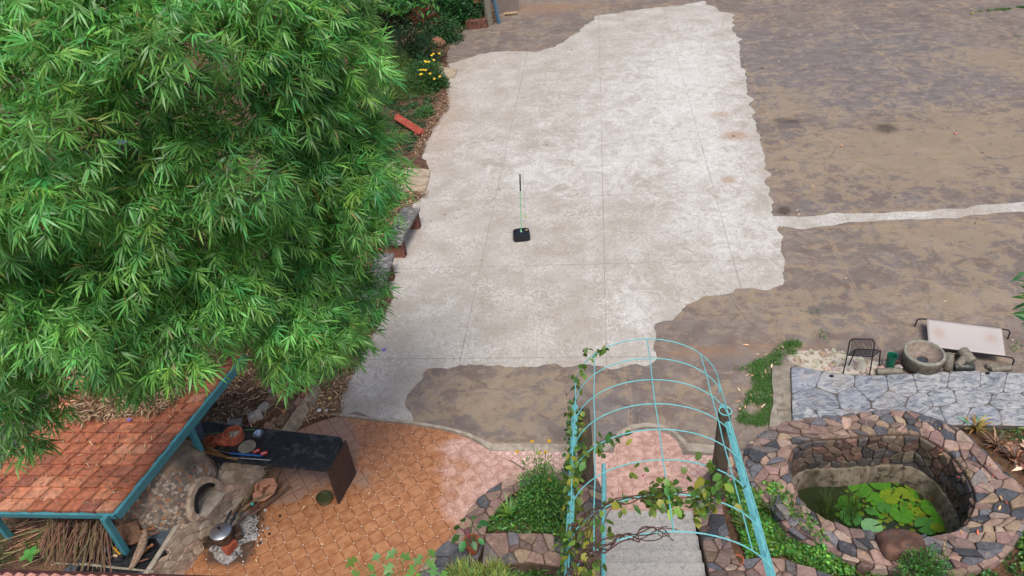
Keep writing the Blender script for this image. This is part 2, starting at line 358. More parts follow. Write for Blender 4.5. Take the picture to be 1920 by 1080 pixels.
M['canvas'] = plain('pale_canvas', srgb(200, 190, 182), .9, .06, 60, .2, .001, col2=srgb(190, 176, 166))
M['greystone'] = plain('worn_granite_tool', srgb(124, 118, 104), .7, .28, 22, .25, .002)
M['mortarstone'] = plain('dark_mortar_stone', srgb(96, 88, 76), .8, .3, 12, .15, .002, col2=srgb(70, 62, 54)); M['mortarin'] = plain('worn_mortar_hollow', srgb(136, 122, 110), .75, .25, 14, .15, .002); M['mortarrim'] = plain('worn_mortar_rim', srgb(142, 140, 126), .75, .2, 14, .15, .002)
M['darkstone'] = plain('dark_river_stone', srgb(62, 64, 62), .35, .3, 14, .2, .002, col2=srgb(96, 98, 96))
M['brownrock'] = plain('brown_boulder', srgb(104, 74, 60), .7, .45, 7, .7, .015, col2=srgb(78, 70, 68))
M['brick'] = plain('hollow_red_brick', srgb(128, 84, 70), .9, .3, 22, .6, .005)
M['hole'] = plain('brick_hole', srgb(60, 34, 28), .95, .2, 22, .2, .002)
M['benchstone'] = plain('dark_bench_slab', srgb(104, 102, 100), .65, .4, 12, .5, .006, col2=srgb(150, 146, 138))
M['ash'] = plain('ash', srgb(160, 156, 152), .95, .5, 22, .9, .02, col2=srgb(52, 48, 46))
M['char'] = plain('char', srgb(22, 20, 20), .9, .4, 30, .8, .01)
M['gutter'] = plain('brown_gutter', srgb(72, 42, 38), .5, .2, 12, .1, .002)
M['bark'] = plain('vine_bark', srgb(88, 66, 58), .9, .35, 40, .6, .004)
M['culm'] = plain('bamboo_culm', srgb(132, 128, 66), .6, .25, 8, .2, .002)
M['litter'] = plain('dry_leaf', (1, 1, 1), .85, .15, 20, .1, .001, vc=True)
M['leaf'] = leafmat('green_leaf', trans=.30); M['bamleaf'] = leafmat('bamboo_leaf', trans=.32, rough=.38)
M['petal'] = leafmat('petal', trans=.35, rough=.6)
def m_water():
    t = NT('pond_water'); t.fin((.022, .032, .012), .06, t.noise(6, 3), .04, .01, spec=.5); return t.m
M['water'] = m_water()
M['mirrorwater'] = plain('still_water', srgb(60, 66, 74), .05, .05, 3, 0, .001, spec=.6)

# ------------------------------------------------------------------ leaves
def norm(a): return a/np.maximum(np.linalg.norm(a, axis=-1, keepdims=True), 1e-9)
T_BAM = (np.array([(0, 0, 0), (.25, -.9, .0), (.25, .9, .0), (.62, -.75, -.03), (.62, .75, -.03), (1, 0, -.14)]), [(0, 1, 2), (2, 1, 3, 4), (4, 3, 5)])
T_OVAL = (np.array([(0, 0, 0), (.3, -1, .06), (.3, 1, .06), (.35, 0, 0), (.72, -.75, .02), (.72, .75, .02), (.7, 0, -.04), (1, 0, -.12)]), [(0, 1, 3), (0, 3, 2), (3, 1, 4, 6), (2, 3, 6, 5), (6, 4, 7), (5, 6, 7)])
T_BLADE = (np.array([(0, -.8, 0), (0, .8, 0), (.5, -1, .05), (.5, 1, .05), (1, 0, -.15)]), [(1, 0, 2, 3), (3, 2, 4)])
T_STRIP = (np.array([(0, -1, 0), (0, 1, 0), (1, -.6, 0.0), (1, .6, 0.0)]), [(1, 0, 2, 3)])
def leaves(name, mat, pos, dirs, nrm, L, Wd, col, tmpl, parent=None, kind=None):
    tv, tf = tmpl; N = len(pos); k = len(tv)
    d = norm(dirs); s = norm(np.cross(nrm, d)); n = np.cross(d, s)
    L = np.broadcast_to(L, N)[:, None, None]; Wd = np.broadcast_to(Wd, N)[:, None, None]
    v = pos[:, None]+L*tv[None, :, 0:1]*d[:, None]+Wd*tv[None, :, 1:2]*s[:, None]*.5+L*tv[None, :, 2:3]*n[:, None]
    V = v.reshape(-1, 3).astype(np.float32)
    off = np.zeros(3); par = parent
    while par is not None: off += np.array(par.location); par = par.parent
    V -= off.astype(np.float32)
    cnt = np.array([len(f) for f in tf]); flat = np.concatenate([np.array(f) for f in tf])
    loops = (flat[None]+np.arange(N)[:, None]*k).ravel().astype(np.int32)
    tot = np.tile(cnt, N); start = np.concatenate([[0], np.cumsum(tot)[:-1]]).astype(np.int32)
    me = D.meshes.new(name); me.vertices.add(len(V)); me.vertices.foreach_set('co', V.ravel())
    me.loops.add(len(loops)); me.loops.foreach_set('vertex_index', loops)
    me.polygons.add(len(tot)); me.polygons.foreach_set('loop_start', start)
    me.update(calc_edges=True)
    a = me.color_attributes.new('Col', 'FLOAT_COLOR', 'POINT'); c = np.ones((N, k, 4), np.float32); c[:, :, :3] = np.asarray(col)[:, None, :]
    a.data.foreach_set('color', c.ravel()); me.materials.append(mat); me.validate()
    o = D.objects.new(name, me); COL.objects.link(o)
    if parent is not None: o.parent = parent
    if kind: o['kind'] = kind
    return o
def rvec(n): return norm(RNG.normal(size=(n, 3)))
def greens(n, base, vh=.25, vb=.35):
    b = np.array(base)[None]; k = np.exp(RNG.normal(size=(n, 1))*vb); h = RNG.normal(size=(n, 1))*vh
    return np.clip(b*k*np.concatenate([1+h, np.ones((n, 1)), 1-h*.6], 1), .003, 1)
def inpoly(x, y, poly):
    ins = np.zeros(np.shape(x), bool); n = len(poly); j = n-1
    for i in range(n):
        xi, yi = poly[i][:2]; xj, yj = poly[j][:2]
        c = ((yi > y) != (yj > y)) & (x < (xj-xi)*(y-yi)/((yj-yi) or 1e-9)+xi); ins ^= c; j = i
    return ins
def scatter(poly, n):
    p = np.array([q[:2] for q in poly]); lo, hi = p.min(0), p.max(0); out = np.zeros((0, 2))
    while len(out) < n:
        q = RNG.uniform(lo, hi, (n*2, 2)); out = np.concatenate([out, q[inpoly(q[:, 0], q[:, 1], p)]])
    return out[:n]
def GP(pts, z=0): return [G(a, b, z) for a, b in pts]
def jitter(poly, step=.12, amp=.03, seed=0):
    out = []; n = len(poly)
    for i in range(n):
        a, b = Vector(poly[i][:2]), Vector(poly[(i+1) % n][:2]); k = max(1, int((b-a).length/step))
        for j in range(k):
            p = a.lerp(b, j/k); q = Vector((p.x*2.3, p.y*2.3, seed)); q2 = Vector((p.x*9, p.y*9, seed+5))
            nn = (b-a).normalized(); out.append(p+Vector((-nn.y, nn.x))*(amp*1.6*noise.noise(q)*1.5+amp*.45*noise.noise(q2)+amp*.16*noise.noise(q2*3.1)))
    return out
def blobs(x, y, z, lst):
    """sum of soft spots, given where they lie (photo pixel, radii) -> stays on the surface"""
    px, py = PX(x, y, z); r = np.zeros(np.shape(x))
    for cx, cy, rx, ry, a in lst: r += a*np.exp(-(((px-cx)/rx)**2+((py-cy)/ry)**2))
    return r
def sheet(name, poly, z, mat, A=None, B=None, step=.1, kind='structure', hole=None, wavy=0, parent=None, wlab=None):
    """grid sheet clipped to a polygon: cells that straddle the outline snap onto it"""
    P = [(float(p[0]), float(p[1])) for p in poly]; n = len(P)
    x0, y0 = min(p[0] for p in P), min(p[1] for p in P); x1, y1 = max(p[0] for p in P), max(p[1] for p in P)
    nx, ny = int((x1-x0)/step)+1, int((y1-y0)/step)+1
    touch = set()
    for i in range(n):
        a, b = P[i], P[(i+1) % n]; m = max(1, int(math.hypot(b[0]-a[0], b[1]-a[1])/(step*.2)))
        for j in range(m+1):
            x, y = a[0]+(b[0]-a[0])*j/m, a[1]+(b[1]-a[1])*j/m; u, w = (x-x0)/step, (y-y0)/step
            for du in (-.04, .04):
                for dw in (-.04, .04): touch.add((int(math.floor(u+du)), int(math.floor(w+dw))))
    gx, gy = np.meshgrid(x0+(np.arange(nx)+.5)*step, y0+(np.arange(ny)+.5)*step, indexing='ij')
    ins = inpoly(gx, gy, P)
    vid = {}; VV = []; FF = []
    def V(x, y):
        k = (round(x, 5), round(y, 5))
        if k not in vid: vid[k] = len(VV); VV.append((x, y, z+(wavy*noise.noise(Vector((x, y, 0))*.9) if wavy else 0)))
        return vid[k]
    for i, j in np.argwhere(ins):
        if (i, j) in touch: continue
        ax, ay = x0+i*step, y0+j*step
        FF.append((V(ax, ay), V(x0+(i+1)*step, ay), V(x0+(i+1)*step, y0+(j+1)*step), V(ax, y0+(j+1)*step)))
    for i, j in touch:
        q = P
        for axis, lim, sg in ((0, x0+i*step, 1), (0, x0+(i+1)*step, -1), (1, y0+j*step, 1), (1, y0+(j+1)*step, -1)):
            new = []
            for k in range(len(q)):
                a, b = q[k-1], q[k]; da, db = (a[axis]-lim)*sg, (b[axis]-lim)*sg
                if (da < 0) != (db < 0):
                    t = da/(da-db); new.append((a[0]+(b[0]-a[0])*t, a[1]+(b[1]-a[1])*t))
                if db >= 0: new.append(b)
            q = new
            if len(q) < 3: break
        if len(q) >= 3:
            ids = []
            for p in q:
                w = V(*p)
                if w not in ids: ids.append(w)
            if len(ids) >= 3:
                ar = sum(VV[ids[k-1]][0]*VV[ids[k]][1]-VV[ids[k]][0]*VV[ids[k-1]][1] for k in range(len(ids)))
                if abs(ar) > 1e-7: FF.append(tuple(ids if ar > 0 else ids[::-1]))
    me = D.meshes.new(name); me.from_pydata(VV, [], FF); me.materials.append(mat)
    co_ = np.zeros(len(me.vertices)*3); me.vertices.foreach_get('co', co_); co_ = co_.reshape(-1, 3)
    for nm, fn in (('A', A), ('B', B)):
        if fn is None: continue
        at = me.color_attributes.new(nm, 'FLOAT_COLOR', 'POINT'); c = np.ones((len(co_), 4), np.float32)
        for i in range(3): c[:, i] = np.clip(fn[i](co_[:, 0], co_[:, 1]) if callable(fn[i]) else fn[i], 0, 1.5)
        at.data.foreach_set('color', c.ravel())
    o = D.objects.new(name, me); COL.objects.link(o)
    if kind: o['kind'] = kind
    if parent: o.parent = parent
    return o

# ------------------------------------------------------------------ stones
def resample(pts, n):
    pts = [Vector(p) for p in pts]; d = [0]
    for a, b in zip(pts, pts[1:]): d.append(d[-1]+(b-a).length)
    out = []; j = 0
    for i in range(n):
        s = d[-1]*i/(n-1)
        while j < len(d)-2 and d[j+1] < s: j += 1
        out.append(pts[j].lerp(pts[j+1], (s-d[j])/max(d[j+1]-d[j], 1e-9)))
    return out, d[-1]
def vor_cells(pts, L, Wd):
    cells = []; P = np.array(pts)
    for i, c in enumerate(P):
        poly = [(0, 0), (L, 0), (L, Wd), (0, Wd)]
        dd = np.linalg.norm(P-c, axis=1); idx = np.argsort(dd)[1:22]
        for j in idx:
            q = P[j]; mx, my = (c+q)/2; nx, ny = q-c; new = []
            for k in range(len(poly)):
                a, b = poly[k-1], poly[k]; da = (a[0]-mx)*nx+(a[1]-my)*ny; db = (b[0]-mx)*nx+(b[1]-my)*ny
                if (da < 0) != (db < 0): t = da/(da-db); new.append((a[0]+(b[0]-a[0])*t, a[1]+(b[1]-a[1])*t))
                if db < 0: new.append(b)
            poly = new
            if len(poly) < 3: break
        if len(poly) >= 3: cells.append(poly)
    return cells
PAL = [srgb(150, 124, 114), srgb(158, 132, 118), srgb(94, 96, 102), srgb(76, 78, 84), srgb(160, 136, 122), srgb(128, 108, 102), srgb(154, 134, 112), srgb(116, 110, 108), srgb(146, 118, 112), srgb(168, 148, 134), srgb(138, 116, 108), srgb(108, 108, 114)]
def stones(name, L, Wd, size, fmap, mat, parent=None, thick=.03, gap=.008, pal=PAL, jit=.42, rough=.01, kind=None, hexa=False, up=.0, lum=.18, extra=.35):
    pts = []; ny = max(1, round(Wd/size)); 
    for r in range(ny):
        nx = max(1, round(L/size/(1.0 if hexa else random.uniform(.8, 1.25))))
        for c in range(nx):
            pts.append(((c+.5+(.5 if r % 2 else 0)*(1 if hexa else random.random())+random.uniform(-jit, jit))/nx*L, (r+.5+random.uniform(-jit, jit))/ny*Wd))
    if not hexa:
        for _ in range(int(len(pts)*extra)): pts.append((random.uniform(0, L), random.uniform(0, Wd)))
    pts = [(min(max(a, .01), L-.01), min(max(b, .01), Wd-.01)) for a, b in pts]
    mb = MB()
    for ci, poly in enumerate(vor_cells(pts, L, Wd)):
        cx = sum(p[0] for p in poly)/len(poly); cy = sum(p[1] for p in poly)/len(poly)
        ring = []
        for k in range(len(poly)):
            a, b = poly[k], poly[(k+1) % len(poly)]; e = math.hypot(b[0]-a[0], b[1]-a[1]); m = max(1, int(e/max(.035, size*.16)))
            for j in range(m):
                t = j/m; x, y = a[0]+(b[0]-a[0])*t, a[1]+(b[1]-a[1])*t
                q = Vector((x*11, y*11, ci*3.1)); x += rough*noise.noise(q); y += rough*noise.noise(q+Vector((9, 9, 9)))
                ring.append((x, y))
        # round corners a little
        rr = [((ring[k-1][0]+5*ring[k][0]+ring[(k+1) % len(ring)][0])/7, (ring[k-1][1]+5*ring[k][1]+ring[(k+1) % len(ring)][1])/7) for k in range(len(ring))]
        rad = sum(math.hypot(x-cx, y-cy) for x, y in rr)/len(rr)
        if rad < gap*2.2: continue
        s0 = max(.2, 1-gap*.85/rad); s1 = s0*(1-min(.35, .014/rad)); h = thick*random.uniform(.75, 1.15); tx, ty = random.uniform(-1, 1)*thick*.9, random.uniform(-1, 1)*thick*.9
        n = len(rr); vs = []
        for s_, hh in ((s0, -.04), (s0, h-.010), (s1, h)):
            for x, y in rr:
                X, Y = cx+(x-cx)*s_, cy+(y-cy)*s_; z = hh if hh < 0 else hh+((x-cx)*tx+(y-cy)*ty)/max(rad, .02)*.5
                vs.append(fmap(min(max(X/L, 0), 1), min(max(Y/Wd, 0), 1), z))
        vs.append(fmap(min(max(cx/L, 0), 1), min(max(cy/Wd, 0), 1), h+up+random.uniform(-.3, .6)*thick*.3))
        fs = []
        for k in range(n):
            k2 = (k+1) % n; fs += [(k, k2, n+k2, n+k), (n+k, n+k2, 2*n+k2, 2*n+k), (2*n+k, 2*n+k2, 3*n)]
        c = random.choice(pal); lv = math.exp(random.gauss(0, lum)); mb.add(vs, fs, tuple(min(.9, x*lv) for x in c))
    return mb.build(name, mat, parent, kind=kind)
def band(inner, outer, z, N=64):
    a, la = resample(inner, N); b, lb = resample(outer, N)
    def f(s, t, h):
        x = s*(N-1); i = min(int(x), N-2); fr = x-i
        p = a[i].lerp(a[i+1], fr); q = b[i].lerp(b[i+1], fr); r = p.lerp(q, t); r = Vector(r); r.z = r.z+h; return r
    wd = sum((p-q).length for p, q in zip(a, b))/N
    return a, b, (la+lb)/2, wd, f
def stone_band(name, inner, outer, z, size, parent, base=0.0, thick=.03, gap=.008, mort='mortar', pal=PAL, closed=False, part='coping', **kw):
    inner = [Vector((p[0], p[1], z)) for p in inner]; outer = [Vector((p[0], p[1], z)) for p in outer]
    a, b, L, Wd, f = band(inner, outer, z)
    st = stones(part, L, Wd, size, f, M['stone'], parent, thick, gap, pal, **kw)
    mb = MB(); n = len(a); vs = []
    for p, q in zip(a, b): vs += [(p.x, p.y, base), (p.x, p.y, z), (q.x, q.y, z), (q.x, q.y, base)]
    fs = []
    for i in range(n-1):
        for k in range(3): fs.append((i*4+k, i*4+k+1, i*4+4+k+1, i*4+4+k))
    if not closed: fs += [(0, 3, 2, 1), tuple((n-1)*4+k for k in range(4))]
    mb.add(vs, fs); mb.build('mortar_bed', M[mort], parent)
    return st

# ================================================================== GROUND
POND_IN = [(1486, 841), (1503, 828), (1524, 822), (1552, 820), (1580, 819), (1622, 815), (1665, 812), (1700, 812), (1730, 815), (1763, 834), (1784, 850), (1796, 866), (1813, 888), (1823, 907), (1829, 926), (1829, 945), (1824, 962), (1813, 984), (1795, 996), (1779, 1001), (1740, 1004), (1700, 1002), (1656, 998), (1620, 994), (1587, 988), (1549, 974), (1517, 954), (1495, 929), (1486, 904), (1479, 880), (1478, 862)]
POND_OUT = [(1405, 838), (1439, 806), (1483, 789), (1535, 783), (1587, 779), (1622, 773), (1659, 769), (1690, 769), (1716, 772), (1769, 790), (1813, 815), (1845, 847), (1876, 878), (1908, 904), (1921, 929), (1924, 962), (1911, 992), (1889, 1023), (1870, 1040), (1841, 1054), (1800, 1066), (1760, 1068), (1712, 1064), (1675, 1060), (1627, 1054), (1580, 1035), (1530, 1018), (1482, 985), (1445, 940), (1415, 905), (1398, 870)]
RZ = .34
pin = GP(POND_IN, RZ); pout = GP(POND_OUT, RZ)
pc = sum(pin, Vector())/len(pin)
hole = [pc+(p-pc)*1.22 for p in pin]; hole2 = [(p.x, p.y) for p in hole]
big = [(-60, -10), (60, -10), (60, 90), (-60, 90)]
def ground_mesh():
    # one sheet to the horizon with the pond cut out
    n = len(hole); cx, cy = pc.x, pc.y; vs = []; fs = []
    rings = [1, 1.5, 2.5, 5, 12, 60]
    for r in rings:
        for p in hole: vs.append((cx+(p.x-cx)*r, cy+(p.y-cy)*r, 0))
    for i in range(len(rings)-1):
        for k in range(n): k2 = (k+1) % n; fs.append((i*n+k, (i+1)*n+k, (i+1)*n+k2, i*n+k2))
    o = raw('ground', vs, fs, M['soil'], kind='structure'); return o
ground_mesh()
CT = GP([(560, 790), (640, 760), (640, 730), (690, 640), (735, 560), (700, 500), (690, 400), (720, 340), (800, 250), (838, 150), (835, 120), (845, 70), (900, 35), (930, 0)])+[Vector((-2, 60, 0)), Vector((40, 60, 0)), Vector((40, 8.4, 0))]+GP([(1920, 715), (1480, 715), (1478, 800), (1430, 815), (1400, 850), (1380, 880), (1150, 880), (900, 880), (700, 820)])
courtA = [lambda x, y: .25+blobs(x, y, 0, [(1700, 300, 320, 60, .8), (1480, 190, 70, 30, .7), (1820, 240, 200, 40, .5), (1780, 440, 170, 40, .7), (1650, 560, 300, 14, .6), (1900, 120, 130, 26, .7), (1800, 100, 120, 12, .4), (1380, 30, 60, 12, .4), (900, 760, 130, 50, .35), (1800, 560, 140, 40, .4), (1300, 560, 60, 20, .3), (1480, 600, 50, 50, .5), (1080, 12, 120, 14, .3), (1000, 740, 180, 50, .3), (1300, 730, 60, 40, .3)]),
          lambda x, y: .05+blobs(x, y, 0, [(1650, 110, 260, 75, .9), (1550, 180, 160, 40, .7), (1800, 170, 120, 30, .6), (1550, 590, 110, 60, .35), (1700, 370, 60, 22, .6), (1520, 390, 60, 18, .6), (1150, 790, 70, 60, .9), (1240, 740, 50, 40, .3), (1660, 485, 40, 25, .7), (1400, 90, 60, 60, .4)]),
          lambda x, y: blobs(x, y, 0, [(1330, 660, 130, 18, .65), (1530, 655, 50, 22, .5), (1450, 620, 40, 40, .4), (1000, 20, 100, 14, .5), (1060, 45, 60, 20, .3), (1700, 650, 80, 40, .25), (1150, 10, 300, 8, .4), (1900, 650, 60, 60, .3)])]
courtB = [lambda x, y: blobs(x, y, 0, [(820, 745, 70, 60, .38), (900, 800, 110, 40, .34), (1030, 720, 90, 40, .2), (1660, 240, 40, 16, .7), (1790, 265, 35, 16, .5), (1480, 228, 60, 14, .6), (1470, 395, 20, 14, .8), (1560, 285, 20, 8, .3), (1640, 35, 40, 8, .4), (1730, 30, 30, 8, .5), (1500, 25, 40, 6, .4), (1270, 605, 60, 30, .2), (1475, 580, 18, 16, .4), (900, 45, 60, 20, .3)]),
          lambda x, y: blobs(x, y, 0, [(1560, 680, 62, 20, 1.0), (1510, 668, 36, 14, .7), (1600, 690, 60, 12, .8), (1465, 740, 18, 55, .75), (1640, 690, 30, 10, .5), (1630, 480, 20, 12, .45), (1655, 500, 10, 12, .4), (1650, 355, 40, 12, .3), (1080, 800, 20, 12, .2), (1135, 745, 18, 18, .45), (1180, 800, 50, 20, .3), (1300, 620, 10, 5, .5), (960, 68, 90, 18, .30), (880, 90, 40, 16, .3)]), 0.]
court = sheet('courtyard', [(p.x, p.y) for p in CT], .004, M['court'], courtA, courtB, step=.14)
SL = GP([(640, 778), (700, 786), (766, 792), (768, 760), (776, 720), (800, 697), (850, 688), (900, 685), (960, 687), (1030, 684), (1060, 688), (1100, 690), (1150, 690), (1190, 688), (1215, 683), (1228, 668), (1232, 640), (1231, 612), (1262, 600), (1284, 572), (1330, 560), (1378, 541), (1400, 543), (1430, 544), (1468, 536), (1474, 515), (1466, 480), (1470, 455), (1462, 430), (1450, 400), (1447, 360), (1434, 300), (1432, 275), (1416, 240), (1406, 180), (1392, 130), (1384, 100), (1387, 72), (1372, 60), (1376, 28), (1350, 20), (1332, 10), (1318, 2), (1280, 10), (1200, 18), (1122, 30), (1100, 45), (1070, 70), (1040, 88), (1000, 98), (950, 96), (900, 102), (842, 120), (842, 170), (836, 210), (806, 246), (794, 290), (802, 330), (780, 372), (735, 430), (705, 500), (735, 570), (690, 645), (665, 690), (640, 740)])
SL = jitter([(p.x, p.y) for p in SL], .045, .07, 3)
slabA = [0., lambda x, y: .08+blobs(x, y, 0, [(1180, 250, 210, 160, .55), (1300, 120, 100, 100, .55), (1380, 450, 110, 80, .6), (1180, 560, 80, 60, .5), (1330, 300, 90, 100, .35), (880, 280, 90, 50, .3), (1020, 330, 120, 40, .35), (1200, 610, 40, 50, .4), (980, 500, 160, 60, .1)]),
         lambda x, y: blobs(x, y, 0, [(850, 180, 50, 100, .42), (940, 110, 110, 30, .35), (820, 260, 45, 60, .34), (1050, 60, 60, 20, .3), (1050, 225, 120, 30, .35), (1380, 255, 30, 12, .9), (1365, 338, 20, 10, .8), (1350, 215, 36, 9, .7), (800, 330, 36, 60, .3), (760, 400, 36, 60, .25), (700, 690, 100, 40, .3), (1150, 680, 100, 8, .3)])]
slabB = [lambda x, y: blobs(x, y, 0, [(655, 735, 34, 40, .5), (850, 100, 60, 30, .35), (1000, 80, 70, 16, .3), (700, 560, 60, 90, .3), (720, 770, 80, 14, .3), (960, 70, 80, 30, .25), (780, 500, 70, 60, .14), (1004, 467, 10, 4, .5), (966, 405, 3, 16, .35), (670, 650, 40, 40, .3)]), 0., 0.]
sheet('concrete_slab', SL, .009, M['slab'], slabA, slabB, step=.14)
st = GP([(1447, 406), (1500, 407), (1560, 402), (1640, 399), (1760, 395), (1850, 385), (1920, 380), (2100, 372), (2100, 388), (1920, 398), (1850, 402), (1790, 410), (1720, 412), (1650, 414), (1600, 418), (1545, 426), (1500, 430), (1464, 426)])
sheet('concrete_strip', jitter([(p.x, p.y) for p in st], .12, .035, 9), .013, M['slab'], [0., .35, .12], [.12, 0., 0.], step=.2)
# tiled patio
PT = GP([(180, 1200), (300, 1060), (390, 1030), (440, 990), (500, 900), (530, 820), (545, 800), (562, 789), (580, 784), (610, 782), (650, 785), (700, 791), (770, 798), (830, 808), (872, 820), (900, 835), (917, 846), (950, 862), (975, 877), (1000, 900), (1000, 960), (960, 1010), (900, 1100), (850, 1200)])
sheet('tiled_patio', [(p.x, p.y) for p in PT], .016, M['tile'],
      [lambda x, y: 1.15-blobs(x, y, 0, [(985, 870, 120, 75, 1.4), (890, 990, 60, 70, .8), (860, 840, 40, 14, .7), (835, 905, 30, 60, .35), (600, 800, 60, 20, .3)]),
       lambda x, y: blobs(x, y, 0, [(560, 870, 90, 62, 1.0), (610, 800, 60, 26, .8), (520, 920, 40, 34, .6), (655, 900, 24, 30, .5), (690, 905, 12, 22, .6), (600, 840, 90, 30, .5)]),
       lambda x, y: blobs(x, y, 0, [(445, 1000, 45, 40, 1.0), (420, 1045, 60, 26, .8), (470, 960, 40, 30, .6)])], step=.12)
kb = jitter([(p.x, p.y) for p in GP([(545, 800), (562, 788), (580, 783), (610, 780), (650, 783), (700, 789), (770, 796), (830, 806), (872, 817), (902, 832), (920, 845), (980, 846), (1075, 847), (1200, 849), (1340, 850)])], .3, 0)
def strip(name, pts, w, z0, z1, mat, kind=None, parent=None):
    mb = MB(); P = [Vector((p[0], p[1], 0)) for p in pts]; n = len(P); vs = []
    for i, p in enumerate(P):
        t = (P[min(i+1, n-1)]-P[max(i-1, 0)]).normalized(); s = Vector((-t.y, t.x, 0))
        ww = w*(1+.25*noise.noise(p*3))
        vs += [(*(p+s*0).xy, z0), (*(p+s*0).xy, z1), (*(p+s*ww).xy, z1), (*(p+s*ww).xy, z0)]
    fs = []
    for i in range(n-1):
        for k in range(3): fs.append((i*4+k, i*4+k+1, i*4+4+k+1, i*4+4+k))
    mb.add(vs, fs); return mb.build(name, mat, parent, kind=kind)
kpts = [(p.x, p.y) for p in GP([(545, 800), (562, 788), (580, 783), (610, 780), (650, 783), (700, 789), (770, 796), (830, 806), (872, 817), (902, 832), (918, 845)])]
strip('patio_kerb', kpts, .05, -.02, .035, M['cream'], 'structure')
PK = GP([(917, 847), (1000, 848), (1100, 850), (1200, 852), (1345, 856), (1372, 870), (1340, 960), (1300, 965), (1100, 965), (1030, 940), (975, 900), (985, 880), (960, 866)])
sheet('pink_path', [(p.x, p.y) for p in PK], .020, M['star'], step=.3)
arc = [G(1150, 850), G(1155, 835), G(1168, 820), G(1185, 811), G(1210, 808), G(1235, 809), G(1255, 817), G(1270, 830), G(1279, 848), G(1279, 880), G(1300, 900), G(1302, 975), G(1130, 975), G(1130, 900)]
sheet('landing_patio', [(p.x, p.y) for p in arc], .024, M['tile2'], [.0, .0, .0], step=.12)
cem = GP([(918, 846), (1000, 847), (1075, 849), (1130, 850), (1148, 838), (1165, 817), (1188, 805), (1212, 801), (1240, 803), (1262, 812), (1280, 832), (1290, 846), (1345, 853), (1345, 836), (1290, 832), (1270, 812), (1240, 796), (1212, 793), (1185, 797), (1160, 809), (1140, 832), (1075, 834), (1000, 833), (925, 833), (900, 822), (880, 815)])
sheet('cement_edging', [(p.x, p.y) for p in cem], .012, M['cream'], step=.4)

# garden beds on the left
LG = GP([(642, 780), (640, 730), (668, 672), (692, 636), (738, 560), (715, 520), (738, 470), (745, 400), (790, 372), (808, 320), (792, 292), (808, 246), (838, 205), (838, 150), (836, 115), (846, 72), (890, 45), (922, 38), (945, 10), (960, -30)])+[Vector((-4, 60, 0)), Vector((-40, 60, 0)), Vector((-40, 9.2, 0))]+GP([(520, 820)])
sheet('garden_bed', jitter([(p.x, p.y) for p in LG], .2, .05, 5), .03, M['soil'], step=1.0, wavy=.015)
TZ = .58
def tz(l, z=TZ): return [(p.x, p.y) for p in GP(l, z)]
edge = tz([(250, 1120), (287, 1068), (340, 982), (395, 921), (428, 868)]); edge2 = tz([(470, 812), (520, 765), (552, 733), (575, 700)])
TP = edge+edge2+[(-3.8, 10.2), (-6, 11.2), (-9, 11.5), (-14, 11), (-14, 5), (-6, 4)]
mb = MB(); mb.prism(TP, -.1, TZ); mb.build('terrace', M['soil'], kind='structure')
# ================================================================== POND
pw = thing('pond_wall', 'round rubble stone pond wall with wide cap of pink and black stones', 'pond', (pc.x, pc.y, 0))
ci = [Vector((p.x, p.y, RZ)) for p in pin]+[Vector((pin[0].x, pin[0].y, RZ))]; cu = [Vector((p.x, p.y, RZ)) for p in pout]+[Vector((pout[0].x, pout[0].y, RZ))]
stone_band('coping', ci, cu, RZ-.03, .19, pw, base=-.05, thick=.04, gap=.006, closed=True, rough=.014, jit=.46)
# outer face stones
N = 72; oa, La = resample(cu, N)
def f_out(s, t, h):
    x = s*(N-1); i = min(int(x), N-2); p = oa[i].lerp(oa[i+1], x-i); d = (p-pc); d.z = 0; d.normalize()
    return Vector((p.x, p.y, 0))+d*(.02+h)+Vector((0, 0, .01+t*(RZ-.03)))
stones('outer_face', La, RZ, .17, f_out, M['stone'], pw, .03, .008)
# inner rubble face down to a ledge, then rendered basin
ia, Li = resample(ci, N)
def f_in(s, t, h):
    x = s*(N-1); i = min(int(x), N-2); p = ia[i].lerp(ia[i+1], x-i); d = (p-pc); d.z = 0; d.normalize()
    return Vector((p.x, p.y, 0))+d*(-.008-h)+Vector((0, 0, RZ-.05-t*.60))
stones('inner_face', Li, .62, .15, f_in, M['stone'], pw, .03, .007, extra=.1, pal=[srgb(104, 84, 74), srgb(92, 86, 84), srgb(116, 98, 84), srgb(80, 76, 78), srgb(120, 92, 82), srgb(98, 88, 76)])
mb = MB(); vs = []; fs = []
prof = [(.004, RZ-.05), (.002, -.29), (-.06, -.30), (-.075, -.35), (-.10, -.40), (-.115, -.62), (-.12, -.95)]
for i, p in enumerate(ia):
    d = p-pc; d.z = 0; d.normalize()
    for k, (o_, z_) in enumerate(prof): vs.append(Vector((p.x, p.y, 0))+d*(o_+.012*noise.noise(p*6+Vector((0, 0, k))))+Vector((0, 0, z_)))
for i in range(N-1):
    for k in range(len(prof)-1): fs.append((i*7+k, i*7+k+1, (i+1)*7+k+1, (i+1)*7+k))
t = NT('mossy_render'); X = t.xyz(t.tc.outputs['Object']); n = t.noise(5, 8, .7, .6, t.map(scale=(1, 1, .5))); n2 = t.noise(2.2, 5, .6)
c = t.mix(t.ramp(n, .35, .62), srgb(92, 82, 70)+(1,), srgb(138, 128, 112)+(1,)); c = t.mix(t.ramp(n2, .46, .62, 0, .7), c, srgb(66, 64, 42)+(1,)); c = t.mix(t.ramp(t.noise(9, 6, .7), .52, .64), c, srgb(56, 50, 42)+(1,))
M['render'] = t.fin(c, .85, n, .6, .015)
mb.add(vs, fs); mb.build('basin', M['render'], pw, smooth=True)
WZ = -.62
wp = [pc+(p-pc)*1.05 for p in pin]
o = raw('pond_water', [(p.x, p.y, WZ) for p in wp], [tuple(range(len(wp)))], M['water'], kind='structure')
